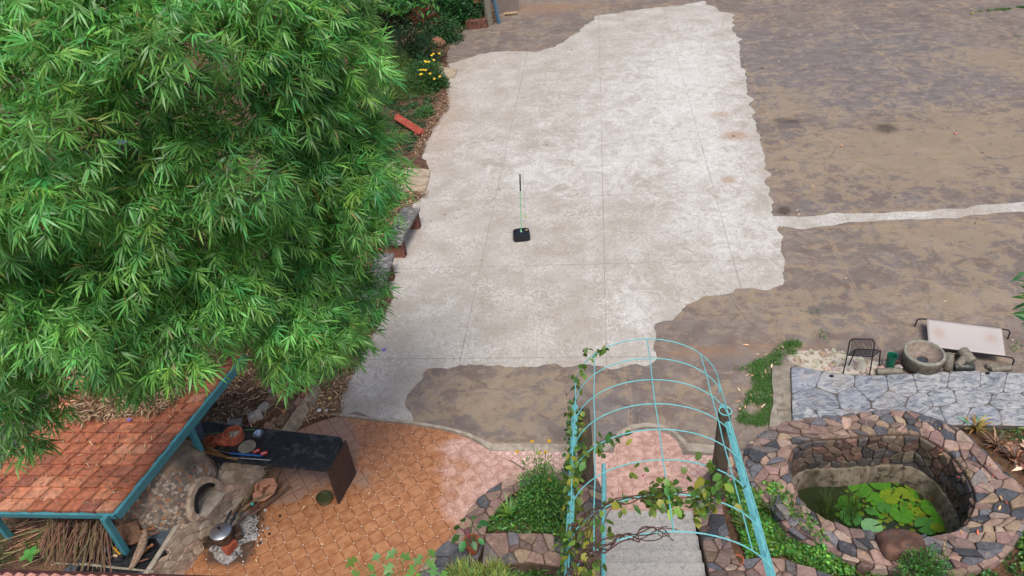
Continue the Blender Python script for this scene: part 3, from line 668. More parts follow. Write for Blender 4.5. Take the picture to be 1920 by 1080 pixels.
# the basin floor under the water is dark silt: the sheet is opaque dark water
def pad(px, py, r, i, col, lab, rot=None, tilt=.0, name='lily_pad', grp='lily pads on the pond water'):
    c = G(px, py, WZ); rot = random.uniform(0, 6.28) if rot is None else rot; n = 28; r *= .84; vs = [(c.x, c.y, WZ+.012+.0016*i)]; 
    for k in range(n+1):
        a = rot+.16+(2*math.pi-.32)*k/n; rr = r*(1+.025*math.sin(k*2.3+i)); 
        vs.append((c.x+math.cos(a)*rr, c.y+math.sin(a)*rr, WZ+.014+.0016*i+.010*math.sin(k*1.7+i)*r*4+tilt*math.cos(a)*r))
    fs = [(0, k, k+1) for k in range(1, n+1)]
    o = raw(name, vs, fs, M['pad'], None, [col]*len(vs), smooth=True); tag(o, lab, 'lily pad', grp); return o
t = NT('lily_leaf'); n = t.noise(12, 4); c = t.mix(t.ramp(n, .3, .7), t.attr(), t.mix(1., t.attr(), (1.35, 1.25, .8, 1), 'MULTIPLY')); M['pad'] = t.fin(c, .3, n, .2, .004, spec=.5)
g1, g2, g3 = srgb(66, 116, 38), srgb(98, 122, 36), srgb(58, 106, 50)
PADS = [(1612, 918, .19, g1, 'large green lily pad touching the back left of the pond'), (1648, 905, .19, g1, 'large green lily pad furthest back, under the concrete ledge'), (1592, 946, .19, g1, 'green lily pad nearest the left end of the pond, behind the reeds'),
        (1640, 937, .16, g1, 'green lily pad half covered by the yellowish pad'), (1667, 933, .16, g2, 'yellowish green lily pad lying on top of others in the middle'), (1692, 926, .13, g2, 'olive lily pad among small leaves at the back centre'),
        (1690, 966, .19, g1, 'green lily pad in the middle of the front half'), (1748, 954, .19, g1, 'lily pad standing alone at right with an orange flower bud on it'), (1762, 984, .17, g1, 'green lily pad below the lone pad at right'), (1735, 988, .18, g3, 'bluish lily pad beside the boulder'),
        (1594, 972, .18, g3, 'dull green lily pad at the front left under the reeds'), (1634, 990, .17, srgb(104, 150, 110), 'pale shiny lily pad at the front edge, left of the boulder'), (1656, 955, .12, g3, 'small bluish lily pad in the dark gap at the centre'), (1632, 961, .09, g3, 'smallest of the big lily pads, left of centre'), (1756, 992, .1, g2, 'small yellow green lily pad by the right front rim')]
for i, (x, y, r, c_, lab) in enumerate(PADS): pad(x, y, r, i, c_, lab)
fb = MB(); q = G(1745, 941, WZ); fb.lathe((q.x, q.y, WZ+.04), [(.008, 0), (.02, .02), (.016, .05), (.003, .075)], 8, col=srgb(190, 70, 30)); tag(fb.build('flower_bud', M['vc']), 'orange red water lily bud above the right hand pad', 'flower bud')
P_ = []
while len(P_) < 190:
    x, y = random.gauss(1695, 50), random.gauss(940, 26)
    if 1570 < x < 1800 and 900 < y < 1000: P_.append((x, y))
mbp = MB()
for x, y in P_:
    q = G(x, y, WZ); r = random.uniform(.02, .055); a0 = random.uniform(0, 6); cc = tuple(v*random.uniform(.6, 1.1) for v in random.choice([g2, g2, g1]))
    mbp.add([(q.x+math.cos(a0+k*.785)*r, q.y+math.sin(a0+k*.785)*r, WZ+.006+.004*random.random()) for k in range(8)], [tuple(range(8))], cc)
o = mbp.build('floating_leaves', M['pad'], kind='stuff'); tag(o, 'tiny yellow green floating leaves between the lily pads', 'water plants')
# boulder on the rim
q = G(1690, 1022, RZ+.05); mb = MB(); mb.blob((q.x, q.y, RZ+.03), (.56, .44, .26), 4, .12, 12, rot=-.15); tag(mb.build('boulder', M['brownrock'], smooth=True), 'smooth reddish brown boulder set in the near rim of the pond', 'boulder')
# reeds
def blades(name, pts, z, h, w, n, spread, col, lab=None, cat=None, grp=None, mat='leaf', parent=None, kind=None, droop=.25, bend=.4):
    N_ = len(pts)*n; base = np.repeat(np.array([(p[0], p[1], z if not callable(z) else z(p)) for p in pts]), n, 0)+np.concatenate([RNG.normal(size=(N_, 2))*spread*.25, np.zeros((N_, 1))], 1)
    ang = RNG.uniform(0, 6.283, N_); lean = RNG.uniform(.1, 1, N_)*bend
    d = norm(np.stack([np.cos(ang)*lean, np.sin(ang)*lean, np.ones(N_)], 1)); nn = norm(np.stack([-np.cos(ang), -np.sin(ang), lean], 1))
    tv = np.array([(0, -.8, 0), (0, .8, 0), (.4, -1, -.02), (.4, 1, -.02), (.75, -.7, -droop*.35), (.75, .7, -droop*.35), (1, 0, -droop)]); tf = [(1, 0, 2, 3), (3, 2, 4, 5), (5, 4, 6)]
    o = leaves(name, M[mat], base, d, nn, h*RNG.uniform(.55, 1.1, N_), w*RNG.uniform(.7, 1.2, N_), greens(N_, col), (tv, tf), parent, kind)
    if lab: tag(o, lab, cat, grp)
    return o
rp = [(p.x, p.y) for p in (G(random.uniform(1535, 1610), random.uniform(955, 990), WZ) for _ in range(16))]
blades('reeds', rp, WZ, .55, .008, 9, .12, (.07, .13, .03), 'thin green reeds growing out of the water at the left end of the pond', 'reeds', kind='stuff')
# ================================================================== FLAGSTONES
upc = [(p.x, p.y) for p in GP([(1483, 687), (1520, 690), (1560, 697), (1600, 702), (1640, 703), (1700, 700), (1760, 697), (1820, 696), (1870, 696), (1920, 699), (2000, 707), (2080, 717)], .1)]
loc_ = [(p.x, p.y) for p in GP([(1486, 800), (1560, 815), (1640, 815), (1700, 812), (1760, 796), (1840, 797), (1920, 797), (2000, 803), (2080, 812)], .1)]
fp = thing('flagstone_path', 'raised blue grey crazy paved stone path behind the pond', 'stone path', (upc[0][0], upc[0][1], 0))
stone_band('paving_stone', loc_, upc, .085, .46, fp, base=-.02, thick=.018, gap=.0035, mort='mortar2', pal=[(1.12, 1.1, 1.06), (.9, .93, 1), (1, .97, .92), (.82, .85, .92), (1.05, 1.02, 1)], jit=.26, rough=.0, hexa=True, part='paving', lum=.08)
D.objects['paving'].data.materials[0] = M['flag']
for o_ in [x for x in fp.children if x.name.startswith('paving')]: o_.name = 'paving'
mb = MB(); 
for p, q in zip(loc_, loc_[1:]): pass
cp = GP([(1448, 688), (1483, 687), (1488, 800), (1440, 812), (1450, 760)], .03)
mb.prism([(p.x, p.y) for p in jitter([(p.x, p.y) for p in cp], .15, .02, 3)][::1], -.02, .05); o = mb.build('concrete_pad', plain('pad_concrete', srgb(146, 138, 124), .9, .3, 5, .5, .006, col2=srgb(120, 108, 92)), kind='structure')
# ================================================================== LEFT PLANTER
RZ2 = .33
po = GP([(1075, 876), (1067, 876), (1036, 875), (1005, 878), (978, 885), (944, 898), (919, 915), (897, 933), (880, 952), (865, 974), (855, 994), (839, 1012), (817, 1030), (798, 1050), (778, 1080), (765, 1110)], RZ2)
pi_ = GP([(1080, 925), (1066, 912), (1036, 906), (1005, 908), (980, 914), (960, 925), (944, 938), (933, 955), (920, 972), (912, 990), (908, 1010), (903, 1030), (893, 1052), (880, 1075), (868, 1100), (860, 1120)], RZ2)
pl = thing('stone_planter', 'curved rubble stone planter edge holding flowering plants beside the orange tiles', 'stone planter', (po[6].x, po[6].y, 0))
stone_band('coping', pi_, po, RZ2-.03, .17, pl, base=-.02, thick=.03, gap=.007)
w1 = GP([(908, 1000), (944, 997), (1003, 997), (1036, 1001), (1060, 1012)], RZ2); w2 = GP([(903, 1062), (950, 1056), (994, 1053), (1017, 1056), (1062, 1062)], RZ2)
stone_band('front_coping', w2, w1, RZ2-.035, .19, pl, base=-.3, thick=.035, gap=.007, part='front_coping')
bed = GP([(1060, 1012), (1003, 998), (910, 1000), (912, 985), (935, 955), (960, 930), (985, 916), (1036, 908), (1080, 915), (1110, 930), (1110, 1010)], .2)
mb = MB(); mb.prism([(p.x, p.y) for p in bed], -.1, .22); mb.build('planter_soil', M['soil'], kind='structure')
# ================================================================== STAIRS
rs = .12; ys = [957.5, 980.5, 1004, 1031, 1055, 1079, 1104, 1130, 1158]
stt = thing('garden_stairs', 'pale granite garden stairs rising towards the viewer under the trellis', 'stairs', tuple(G(1220, 958, 0)))
def stair_line(k):
    z = rs*(k+1); ym = ys[k]; L0 = 1133-k*1.5; R0 = [1299, 1303, 1308.5, 1314, 1320, 1325, 1330, 1335, 1341][k]
    return G(L0, ym-.5, z), G(R0, ym+.5, z)
for k in range(8):
    a, b = stair_line(k); c, d = stair_line(k+1); z = rs*(k+1)
    e1, e2 = Vector((c.x, c.y-.03)), Vector((d.x, d.y-.03))
    mb = MB(); u = (b.xy-a.xy).normalized(); m1 = .62*(b.xy-a.xy).length
    mb.prism([a.xy, b.xy, e2, e1][::-1], z-.05, z)
    mb.build('tread', M['granite'], stt, bevel=.004)
    mb = MB(); mb.prism([a.xy-Vector((0, .02)), b.xy-Vector((0, .02)), e2, e1][::-1], -.05 if k < 3 else z-.4, z-.052); mb.build('riser', M['mortar'], stt)
# cheek walls of rubble on both sides, stepping up with the stairs
def cheek(name, inn, out, label, zf, n=3):
    t_ = thing(name, label, 'stone wall', (inn[0][0], inn[0][1], 0))
    return t_
def slope_band(part, a_px, b_px, za, zb, size, parent, base=-.1, pal=PAL):
    n = len(a_px); A_ = [G(x, y, za+(zb-za)*i/(n-1)) for i, (x, y) in enumerate(a_px)]; B_ = [G(x, y, za+(zb-za)*i/(n-1)) for i, (x, y) in enumerate(b_px)]
    a, b, L, Wd, f = band(A_, B_, 0, 32)
    stones(part, L, Wd, size, f, M['stone'], parent, .03, .008, pal)
    vs = []; fs = []
    for p, q in zip(a, b): vs += [(p.x, p.y, base), (p.x, p.y, p.z), (q.x, q.y, q.z), (q.x, q.y, base)]
    for i in range(31):
        for k in range(3): fs.append((i*4+k, i*4+k+1, i*4+4+k+1, i*4+4+k))
    fs += [(0, 3, 2, 1), (124, 125, 126, 127)]
    mb = MB(); mb.add(vs, fs); mb.build('mortar_bed', M['mortar'], parent)
cw = thing('stair_wall', 'rubble stone wall on the right side of the stairs curving round the stone pillar', 'stone wall', tuple(G(1320, 1000, 0)))
slope_band('coping', [(1305, 955), (1309, 980), (1313, 1005), (1318, 1030), (1324, 1056), (1330, 1082), (1338, 1120)], [(1350, 930), (1358, 965), (1366, 1000), (1374, 1030), (1386, 1056), (1398, 1082), (1410, 1120)], .2, .85, .2, cw)
slope_band('curved_coping', [(1396, 845), (1368, 856), (1340, 872), (1318, 895), (1307, 925), (1303, 958)], [(1425, 890), (1398, 892), (1378, 898), (1362, 910), (1352, 925), (1347, 945)], .2, .22, .17, cw)
cw2 = thing('stair_wall', 'rubble stone wall on the left side of the stairs, overgrown by the vine', 'stone wall', tuple(G(1100, 1000, 0)))
slope_band('coping', [(1068, 900), (1066, 950), (1062, 1000), (1056, 1050), (1048, 1110)], [(1137, 930), (1135, 965), (1132, 1005), (1128, 1050), (1122, 1110)], .2, .9, .2, cw2)
slope_band('coping_end', [(1076, 872), (1072, 886), (1068, 900)], [(1100, 880), (1120, 900), (1137, 930)], .2, .2, .16, cw2)
rw = thing('bed_wall', 'low rubble wall along the bottom edge in front of the ground cover', 'stone wall', tuple(G(1440, 1070, .3)))
slope_band('coping', [(1372, 1100), (1425, 1105), (1473, 1110), (1510, 1122), (1570, 1140)], [(1372, 1052), (1422, 1047), (1473, 1049), (1506, 1062), (1560, 1078)], .36, .36, .19, rw, base=0)
mb = MB(); bb = [(p.x, p.y) for p in GP([(1345, 930), (1372, 892), (1425, 888), (1450, 925), (1490, 975), (1600, 1035), (1700, 1060), (1800, 1070), (1890, 1030), (1960, 940), (2100, 960), (2100, 1180), (1380, 1180), (1372, 1060), (1360, 990)], .2)]
mb.prism(bb, -.1, .16); mb.build('bed_soil', M['soil'], kind='structure')
# ================================================================== PILLARS, TRELLIS
def pillar(bx, by, tx, ty, lab, ring):
    b = G(bx, by, .15); 
    # height from the photo ray nearest the vertical
    best = min((( (PX(b.x, b.y, z)[1]-ty)**2), z) for z in np.arange(.6, 2.4, .01)); h = best[1]
    t_ = thing('stone_pillar', lab, 'pillar', (b.x, b.y, 0), 'stone pillars at the trellis')
    mb = MB(); n = 14; prof = [(.125, .0), (.115, .4), (.098, h*.6), (.085, h-.02), (.075, h)]
    mb.lathe((b.x, b.y, 0), prof, n, wob=.16); mb.build('shaft', M['pillar'], t_, smooth=True)
    if ring:
        mb = MB(); mb.tube([(b.x+math.cos(a)*.076, b.y+math.sin(a)*.076, h+.012) for a in np.linspace(0, 2*math.pi, 20, endpoint=False)], .008, 6, closed=True); mb.build('metal_ring', M['teal'], t_, smooth=True)
    return b, h
t = NT('dark_wet_pillar'); n = t.noise(5, 8, .7, .5, t.map(scale=(1, 1, .35))); c = t.mix(t.ramp(n, .35, .65), srgb(58, 50, 42)+(1,), srgb(104, 92, 76)+(1,)); M['pillar'] = t.fin(c, .85, n, .8, .015)
pillar(1343, 930, 1350, 772, 'right hand dark stone pillar with a teal ring on top', True)
pillar(1100, 905, 1090, 770, 'left hand dark stone pillar draped with the vine', False)
ta = thing('trellis_arch', 'teal painted metal hoop trellis arching over the stairs', 'trellis', (1.5, 6, 0))
def rail_pt(side, s):     # s: metres from the far end, toward the viewer
    A_ = Vector(G(1078, 760, 1.6)) if side < 0 else Vector(G(1355, 760, 1.6)); B_ = Vector(G(1065, 1080, 2.08)) if side < 0 else Vector(G(1445, 1080, 2.08))
    return A_+(B_-A_)*(s/2.85)
for s_ in (-1, 1):
    mb = MB(); mb.tube([rail_pt(s_, x) for x in np.linspace(0.0, 3.3, 8)], .039, 4, flat=.7); mb.build('rail', M['teal'], ta)
def hoop_pts(s, h, lean, n=33):
    a, b = rail_pt(-1, s), rail_pt(1, s); c = (a+b)/2; ax = (b-a)/2; fwd = Vector((.14, .98, 0))
    return [c+ax*(-math.cos(math.pi*k/(n-1)))*(1.0+.02*math.sin(math.pi*k/(n-1)))+Vector((0, 0, 1))*(h*math.sin(math.pi*k/(n-1))**.92)+fwd*lean*math.sin(math.pi*k/(n-1)) for k in range(n)]
def apex_y(s, h, lean): p = hoop_pts(s, h, lean)[16]; return PX(p.x, p.y, p.z)[1]
hoops = []
for i, ty in enumerate((635, 672, 712, 757, 805, 862, 926, 997)):
    h, lean = .86, .10
    s_ = min(np.arange(-.9, 3.2, .01), key=lambda q: abs(apex_y(q, h, lean)-ty)); hoops.append(float(s_))
    pts = hoop_pts(float(s_), h, lean); mb = MB(); mb.tube(pts, .0068, 6); mb.build('hoop', M['teal'], ta, smooth=True)
print('hoops', [round(x, 2) for x in hoops])
for k in (2, 8, 16, 24, 30):
    mb = MB(); pts = [hoop_pts(s_, .86, .10)[k]+Vector((random.uniform(-.008, .008), 0, .012)) for s_ in hoops]
    mb.tube(pts, .0068, 6); mb.build('rod', M['teal'], ta, smooth=True)
for s_ in (-1, 1):
    p = rail_pt(s_, 2.95); mb = MB(); mb.tube([(p.x, p.y, -.1), (p.x, p.y, p.z)], .03, 8); mb.build('post', M['teal'], ta, smooth=True)
# hand rail post
hr = thing('handrail', 'thick teal handrail tube along the left edge of the stairs', 'handrail', tuple(G(1132, 960, .3)))
mb = MB(); a, b = G(1132, 871, .85), G(1131, 1120, 1.75); mb.tube([a, b], .026, 10); mb.build('tube', M['teal'], hr, smooth=True)
mb = MB(); mb.tube([a+Vector((0, -.06, 0)), (a.x, a.y-.06, .1)], .02, 8); mb.build('post', M['teal'], hr, smooth=True)

# ================================================================== RETAINING WALL, PLATFORM
wt = thing('retaining_wall', 'old plastered rubble retaining wall with a cement edge below the clay oven', 'retaining wall', tuple(G(400, 960, 0)))
ft = GP([(290, 1140), (345, 1080), (400, 1010), (470, 930), (520, 860), (556, 806)], 0); tp = GP([(230, 1140), (283, 1072), (340, 982), (395, 921), (432, 866), (468, 820)], TZ+.02)
a, b, L, Wd, f = band(ft, tp, 0, 40)
def fw_(s, t, h):
    p = f(s, t, 0); return p+Vector((.93, -.2, .3))*h
stones('rubble_face', L, .72, .2, fw_, M['stonep'], wt, .010, .002, pal=[srgb(200, 180, 156), srgb(192, 172, 150), srgb(204, 186, 164), srgb(188, 166, 142), srgb(198, 168, 144)], rough=.03, lum=.07)
vs = []; fs = []
for p, q in zip(a, b): vs += [(p.x, p.y, -.05), (p.x+.0, p.y, 0), (q.x+.01, q.y-.0, q.z), (q.x-.09, q.y+.02, q.z)]
for i in range(39):
    for k in range(3): fs.append((i*4+k, i*4+k+1, i*4+4+k+1, i*4+4+k))
mb = MB(); mb.add(vs, fs); mb.build('plaster_backing', M['plaster'], wt)
ce = [Vector((p.x, p.y, 0)) for p in tp[:5]]; strip('cement_edge', [(p.x, p.y) for p in resample(ce, 20)[0]], .07, TZ-.03, TZ+.045, M['cream'], parent=None)
eo = D.objects['cement_edge']; eo.parent = wt; eo.location = Vector((0, 0, 0))-Vector(wt.location)
# rubble tail of the wall
q0 = [(452, 822), (470, 808), (492, 790), (520, 760), (545, 735), (560, 712)]
q1 = [(505, 842), (522, 815), (540, 790), (560, 762), (580, 735), (592, 715)]
a_, b_, L_, W_, f_ = band(GP(q0, .5), GP(q1, .3), 0, 24)
stones('rubble_tail', L_, W_, .2, f_, M['stone'], wt, .07, .01, pal=[srgb(176, 120, 88), srgb(150, 128, 106), srgb(160, 140, 118), srgb(128, 104, 86), srgb(140, 96, 72)])
vs = []; fs = []
for p, q in zip(a_, b_): vs += [(p.x, p.y, 0), (p.x, p.y, p.z), (q.x, q.y, q.z), (q.x+.06, q.y, 0)]
for i in range(23):
    for k in range(3): fs.append((i*4+k, i*4+k+1, i*4+4+k+1, i*4+4+k))
mb = MB(); mb.add(vs, fs); mb.build('tail_bed', M['plaster'], wt)
PF = tz([(240, 1110), (287, 1066), (338, 980), (393, 919), (428, 868), (466, 818), (400, 790), (355, 790), (215, 1000), (140, 1050), (60, 1120)], TZ+.03)
mb = MB(); mb.prism(PF[::-1], TZ-.1, TZ+.02); mb.build('platform_slab', M['bluegran'], kind='structure')
mb = MB(); pl2 = tz([(226, 1012), (292, 1012), (312, 1035), (286, 1068), (215, 1090), (128, 1090), (165, 1040)], TZ); mb.prism([(p[0], p[1]) for p in pl2], TZ-.05, TZ+.026); o = mb.build('dark_slate', M['black'], kind='structure')
# ================================================================== OVEN SHELTER
sh = thing('oven_shelter', 'low shelter with red clay tile roof on teal posts over the clay oven', 'shelter', (-5.6, 7, TZ))
BR, TR = G(216, 958, 1.36), G(452, 668, 1.80); BL, TL = G(-70, 954, 1.36), G(190, 668, 1.80)
NC, NR = 9, 15; mb = MB(); upn = (BR-BL).cross(TR-BR).normalized()
if upn.z < 0: upn = -upn
for r in range(NR):
    for c in range(NC):
        u0 = (c+(.5 if r % 2 else 0)*.35)/NC; u1 = u0+1/NC*1.0
        if c == NC-1: u1 = min(u1, 1.012)
        if u0 > .99: continue
        v0, v1 = r/NR-.012, (r+1.18)/NR
        P = lambda u, v: BL.lerp(BR, u).lerp(TL.lerp(TR, u), v)
        jz = random.uniform(-.004, .006); sk = random.uniform(-.004, .004); e0, e1 = .048+jz, .006+jz
        a_, b_, c_, d_ = P(u0+.004, v0+sk), P(u1-.002, v0-sk), P(u1-.002, v1), P(u0+.004, v1)
        col = random.choice([srgb(176, 110, 80), srgb(168, 102, 74), srgb(184, 120, 88), srgb(162, 98, 72), srgb(190, 132, 102), srgb(150, 94, 74)]); k = random.uniform(.9, 1.08); col = tuple(x*k for x in col)
        tx = (b_-a_)*.08
        vs = [a_, b_, c_, d_, a_+upn*e0, b_+upn*e0, c_+upn*e1, d_+upn*e1]
        mb.add(vs, [(3, 2, 1, 0), (4, 5, 6, 7), (0, 1, 5, 4), (1, 2, 6, 5), (2, 3, 7, 6), (3, 0, 4, 7)], col)
        # raised side rib of each interlocking tile
        for fu in (.06, .94) if c < NC-1 else (.06, .88):
            p, q = a_.lerp(b_, fu)+upn*(e0+.004), d_.lerp(c_, fu)+upn*(e1+.006); mb.tube([p, q], .009, 4, col=tuple(x*.92 for x in col), flat=.6)
mb.build('roof_tiles', M['terra'], sh)
mb = MB(); dv = Vector((0, 0, -.06)); fw2 = (TR-BR).normalized(); rt = (BR-BL).normalized()
mb.box((BR+TR)/2+rt*.035+dv*.8, ((TR-BR).length+.08, .05, .13), (fw2, fw2.cross(upn).normalized(), upn)); mb.build('gable_beam', M['teal2'], sh)
mb = MB(); mb.box((BR+BL)/2-fw2*.02+dv*1.1, ((BR-BL).length, .05, .09), (rt, upn.cross(rt).normalized(), upn)); mb.build('eave_beam', M['teal2'], sh)
def vpost(x, y, ztop):
    mb = MB(); mb.box((x, y, (TZ+ztop)/2), (.075, .075, ztop-TZ), (Vector((.96, -.28, 0)), Vector((.28, .96, 0)), Vector((0, 0, 1)))); mb.build('post', M['teal2'], sh)
pb = G(236, 1036, TZ+.03); vpost(pb.x, pb.y, 1.33)
bt = BR.lerp(TR, .55); vpost(bt.x-.05, bt.y, 1.56); vpost(BL.x+.2, BL.y+.1, 1.3); vpost(TL.x+.2, TL.y-.1, 1.7)
# clay oven
ovc = G(300, 935, TZ); ovc = Vector((ovc.x+.07, ovc.y+.10, TZ)); OR = .73
ov = thing('clay_oven', 'round wood fired oven clad in a mosaic of broken tiles with soot round its mouth', 'oven', tuple(ovc))
t = NT('broken_tile_mosaic'); vv = t.tc.outputs['Object']; e = t.vor(21, vv, 'DISTANCE_TO_EDGE'); cc = t.vor(21, vv, 'F1', 'Color'); s3 = t.sep(cc)
c = t.mix(t.ramp(s3[0], .2, .8), srgb(112, 96, 84)+(1,), srgb(166, 146, 124)+(1,)); c = t.mix(t.ramp(s3[1], .55, .7), c, srgb(104, 98, 90)+(1,)); c = t.mix(t.ramp(s3[2], .74, .82), c, srgb(176, 164, 148)+(1,)); c = t.mix(t.ramp(s3[0], .78, .85), c, srgb(160, 112, 82)+(1,))
c = t.mix(t.ramp(e, .03, .06, 1, 0), c, srgb(138, 120, 100)+(1,))
X = t.xyz(vv); top = t.ramp(t.math('ADD', X[2], t.math('MULTIPLY', X[1], .5)), .46, .58); c = t.mix(t.math('MULTIPLY', top, .75), c, t.mix(t.noise(8, 6), srgb(138, 118, 96)+(1,), srgb(160, 140, 116)+(1,)))
_dv = t.new('ShaderNodeVectorMath', operation='DISTANCE'); t.l.new(vv, _dv.inputs[0]); _dv.inputs[1].default_value = (.42, -.02, .50)
c = t.mix(t.ramp(t.math('ADD', _dv.outputs['Value'], t.math('MULTIPLY', t.noise(9, 6), .12)), .12, .36, .85, 0), c, srgb(44, 40, 38)+(1,))
M['mosaic'] = t.fin(c, .7, t.ramp(e, .02, .06), .5, .01)
md = Vector((.92, -.39, 0)).normalized(); ms = Vector((-md.y, md.x, 0))
def shell(R_, mat, name):
    mb = MB(); pr = [(R_*math.cos(a), R_*1.12*math.sin(a)) for a in np.linspace(0, math.pi/2-.02, 36)]; mb.lathe(ovc, [(R_, -.03)]+pr, 110, wob=.03)
    def opening(f):
        c_ = sum((Vector(mb.v[i]) for i in f), Vector())/len(f)-ovc
        return c_.dot(md) > .2 and (c_.dot(ms)/.265)**2+(max(c_.z, 0)/.335)**2 < 1
    mb.f = [f for f in mb.f if not opening(f)]; return mb.build(name, mat, ov, smooth=True)
shell(OR, M['mosaic'], 'dome'); 
mb = MB(); mb.lathe(ovc+md*.05, [(OR*.80, .0)]+[(OR*.80*math.cos(a), OR*.9*math.sin(a)) for a in np.linspace(0, math.pi/2-.02, 10)], 30)
mb.f = [f for f in mb.f if not (lambda c_: c_.dot(md) > .1 and abs(c_.dot(ms)) < .3 and c_.z < .42)(sum((Vector(mb.v[i]) for i in f), Vector())/len(f)-ovc)]; mb.build('inner_lining', M['char'], ov)
mb = MB(); vs = []; fs = []; n = 26
for k in range(n+1):
    a = math.pi*k/n
    for (r_, o_) in ((.225, .46), (.225, .765), (.315, .755), (.325, .46)):
        vs.append(ovc+md*(o_-.06*math.sin(a)*(o_ > .6))+ms*(math.cos(a)*r_)+Vector((0, 0, .0+math.sin(a)*r_*1.3)))
for k in range(n):
    for j in range(4): fs.append((k*4+j, k*4+(j+1) % 4, (k+1)*4+(j+1) % 4, (k+1)*4+j))
mb.add(vs, fs); mb.build('mouth_arch', plain('pale_plaster', srgb(178, 160, 138), .95, .3, 9, .6, .01, col2=srgb(140, 116, 96)), ov)
mb = MB(); pts = [ovc+md*(.765-.06*math.sin(a))+ms*(math.cos(a)*.228)+Vector((0, 0, math.sin(a)*.295)) for a in np.linspace(.5, math.pi*.93, 18)]; mb.tube(pts, [.008]+[.03]*16+[.012], 8); mb.build('soot_arch', M['char'], ov, smooth=True)
mb = MB(); mb.box(ovc+md*.66+Vector((0, 0, .012)), (.42, .42, .025), (md, ms, Vector((0, 0, 1)))); mb.build('hearth_slab', M['cream'], ov, bevel=.004)
Z3 = Vector((0, 0, 1))
# things on the platform
q = G(298, 997, TZ+.03); mb = MB(); mb.lathe((q.x-.18, q.y+.12, TZ+.03), [(.10, 0), (.16, .05), (.165, .055), (.14, .045), (.09, .01)], 24); tag(mb.build('basin', M['greenp'], smooth=True), 'dark green plastic basin tucked beside the oven base', 'basin')
def board(px, py, z, size, ang, tilt, name, lab, cat, col, mat='wood', pegs=False):
    c = G(px, py, z); X = Vector((math.cos(ang), math.sin(ang), 0)); Y = Vector((-math.sin(ang)*math.cos(tilt), math.cos(ang)*math.cos(tilt), math.sin(tilt))); Zz = X.cross(Y)
    mb = MB(); mb.box(c, size, (X, Y, Zz), col=col); o = mb.build(name, M[mat], bevel=.006); return tag(o, lab, cat)
board(238, 1002, TZ+.18, (.34, .3, .03), .3, 1.0, 'wooden_board', 'square brown board leaning behind the front post of the shelter', 'board', srgb(112, 82, 62))
# boat-shaped scraping board with pegs
c = G(262, 1030, TZ+.14); t_ = thing('coconut_scraper', 'boat shaped weathered wooden plank with pegs lying on the slate beside the front post', 'wooden tool', tuple(c))
X = (G(244, 1062, TZ+.06)-G(268, 1000, TZ+.2)).normalized(); Y = Vector((-X.y, X.x, .35)).normalized(); Zz = X.cross(Y)
out = []; 
for k in range(25): s_ = k/24; out.append((s_-.5, .10*math.sin(math.pi*s_)**.8))
vs = [c+X*(a*.52)+Y*b for a, b in out]+[c+X*(a*.52)-Y*.035 for a, b in out[::-1]]; n = len(vs); vs2 = [v+Zz*.03 for v in vs]
mb = MB(); mb.add(vs+vs2, [tuple(range(n)), tuple(range(2*n-1, n-1, -1))]+[(i, (i+1) % n, n+(i+1) % n, n+i) for i in range(n)], srgb(150, 124, 104)); mb.build('plank', M['wood'], t_)
for s_ in (-.36, -.02, .30):
    mb = MB(); p = c+X*(s_*.52)+Y*.02; mb.tube([p-Zz*.03, p+Vector((.17, .0, .03))+Zz*.0], .011, 8, col=srgb(122, 84, 66)); mb.build('peg', M['wood'], t_, smooth=True)
mb = MB(); a, b = G(264, 1040, TZ+.05), G(287, 1020, TZ+.10); mb.tube([a, b], [.014, .017], 8, col=srgb(176, 120, 78)); tag(mb.build('short_stick', M['wood'], smooth=True), 'short orange brown wooden handle lying across the pegged plank', 'handle')
mb = MB(); a, b = G(252, 1000, TZ+.16), G(291, 990, TZ+.16); mb.tube([a, b], .016, 6, col=srgb(150, 102, 66)); tag(mb.build('wooden_stick', M['wood'], smooth=True), 'flat brown wooden stick beside the green basin', 'stick')
# yellow hand fork
t_ = thing('hand_rake', 'small yellow garden hand rake lying on the slate by the front post', 'hand rake', tuple(G(205, 1022, TZ+.05)))
mb = MB(); a, b = G(208, 1022, TZ+.06), G(226, 1040, TZ+.06); mb.tube([a, b], .013, 8, col=srgb(204, 150, 40)); mb.build('handle', M['vc'], t_, smooth=True)
mb = MB()
for k in range(5):
    p = G(194+k*4, 1014-k*1.2, TZ+.06); mb.tube([a, p], .005, 5, col=srgb(204, 150, 40))
mb.build('tines', M['vc'], t_)
mb = MB(); a, b = G(188, 1027, TZ+.07), G(203, 1031, TZ+.07); mb.tube([a, b], [.045, .045], 14, col=srgb(186, 190, 198)); mb.tube([b, b+(b-a)*.35], [.045, .018], 14, col=srgb(36, 36, 44)); tag(mb.build('bottle', M['vc'], smooth=True), 'dark bottle with a pale label lying beside the yellow rake', 'bottle')
mb = MB(); a, b = G(222, 1043, TZ+.05), G(232, 1045, TZ+.05); mb.tube([a, b], .024, 8, col=srgb(34, 32, 34)); mb.tube([G(214, 1041, TZ+.05), a], .02, 8, col=srgb(190, 160, 120)); tag(mb.build('tool_handle', M['vc'], smooth=True), 'black and tan tool handle at the foot of the front post', 'tool')
def sticks(name, lst, lab, cat, grp, cols, mat='wood'):
    for i, (x0, y0, z0, x1, y1, z1, r) in enumerate(lst):
        a, b = G(x0, y0, z0), G(x1, y1, z1); m = a.lerp(b, .5)+Vector((random.uniform(-.03, .03), random.uniform(-.03, .03), random.uniform(0, .015)))
        mb = MB(); mb.tube([a, a.lerp(m, .5)+Vector((.006, 0, .004)), m, m.lerp(b, .5), b], [r, r*.95, r*.92, r*.85, r*.75], 7, col=random.choice(cols)); tag(mb.build(name, M[mat], smooth=True), lab[i] if isinstance(lab, list) else lab, cat, grp)
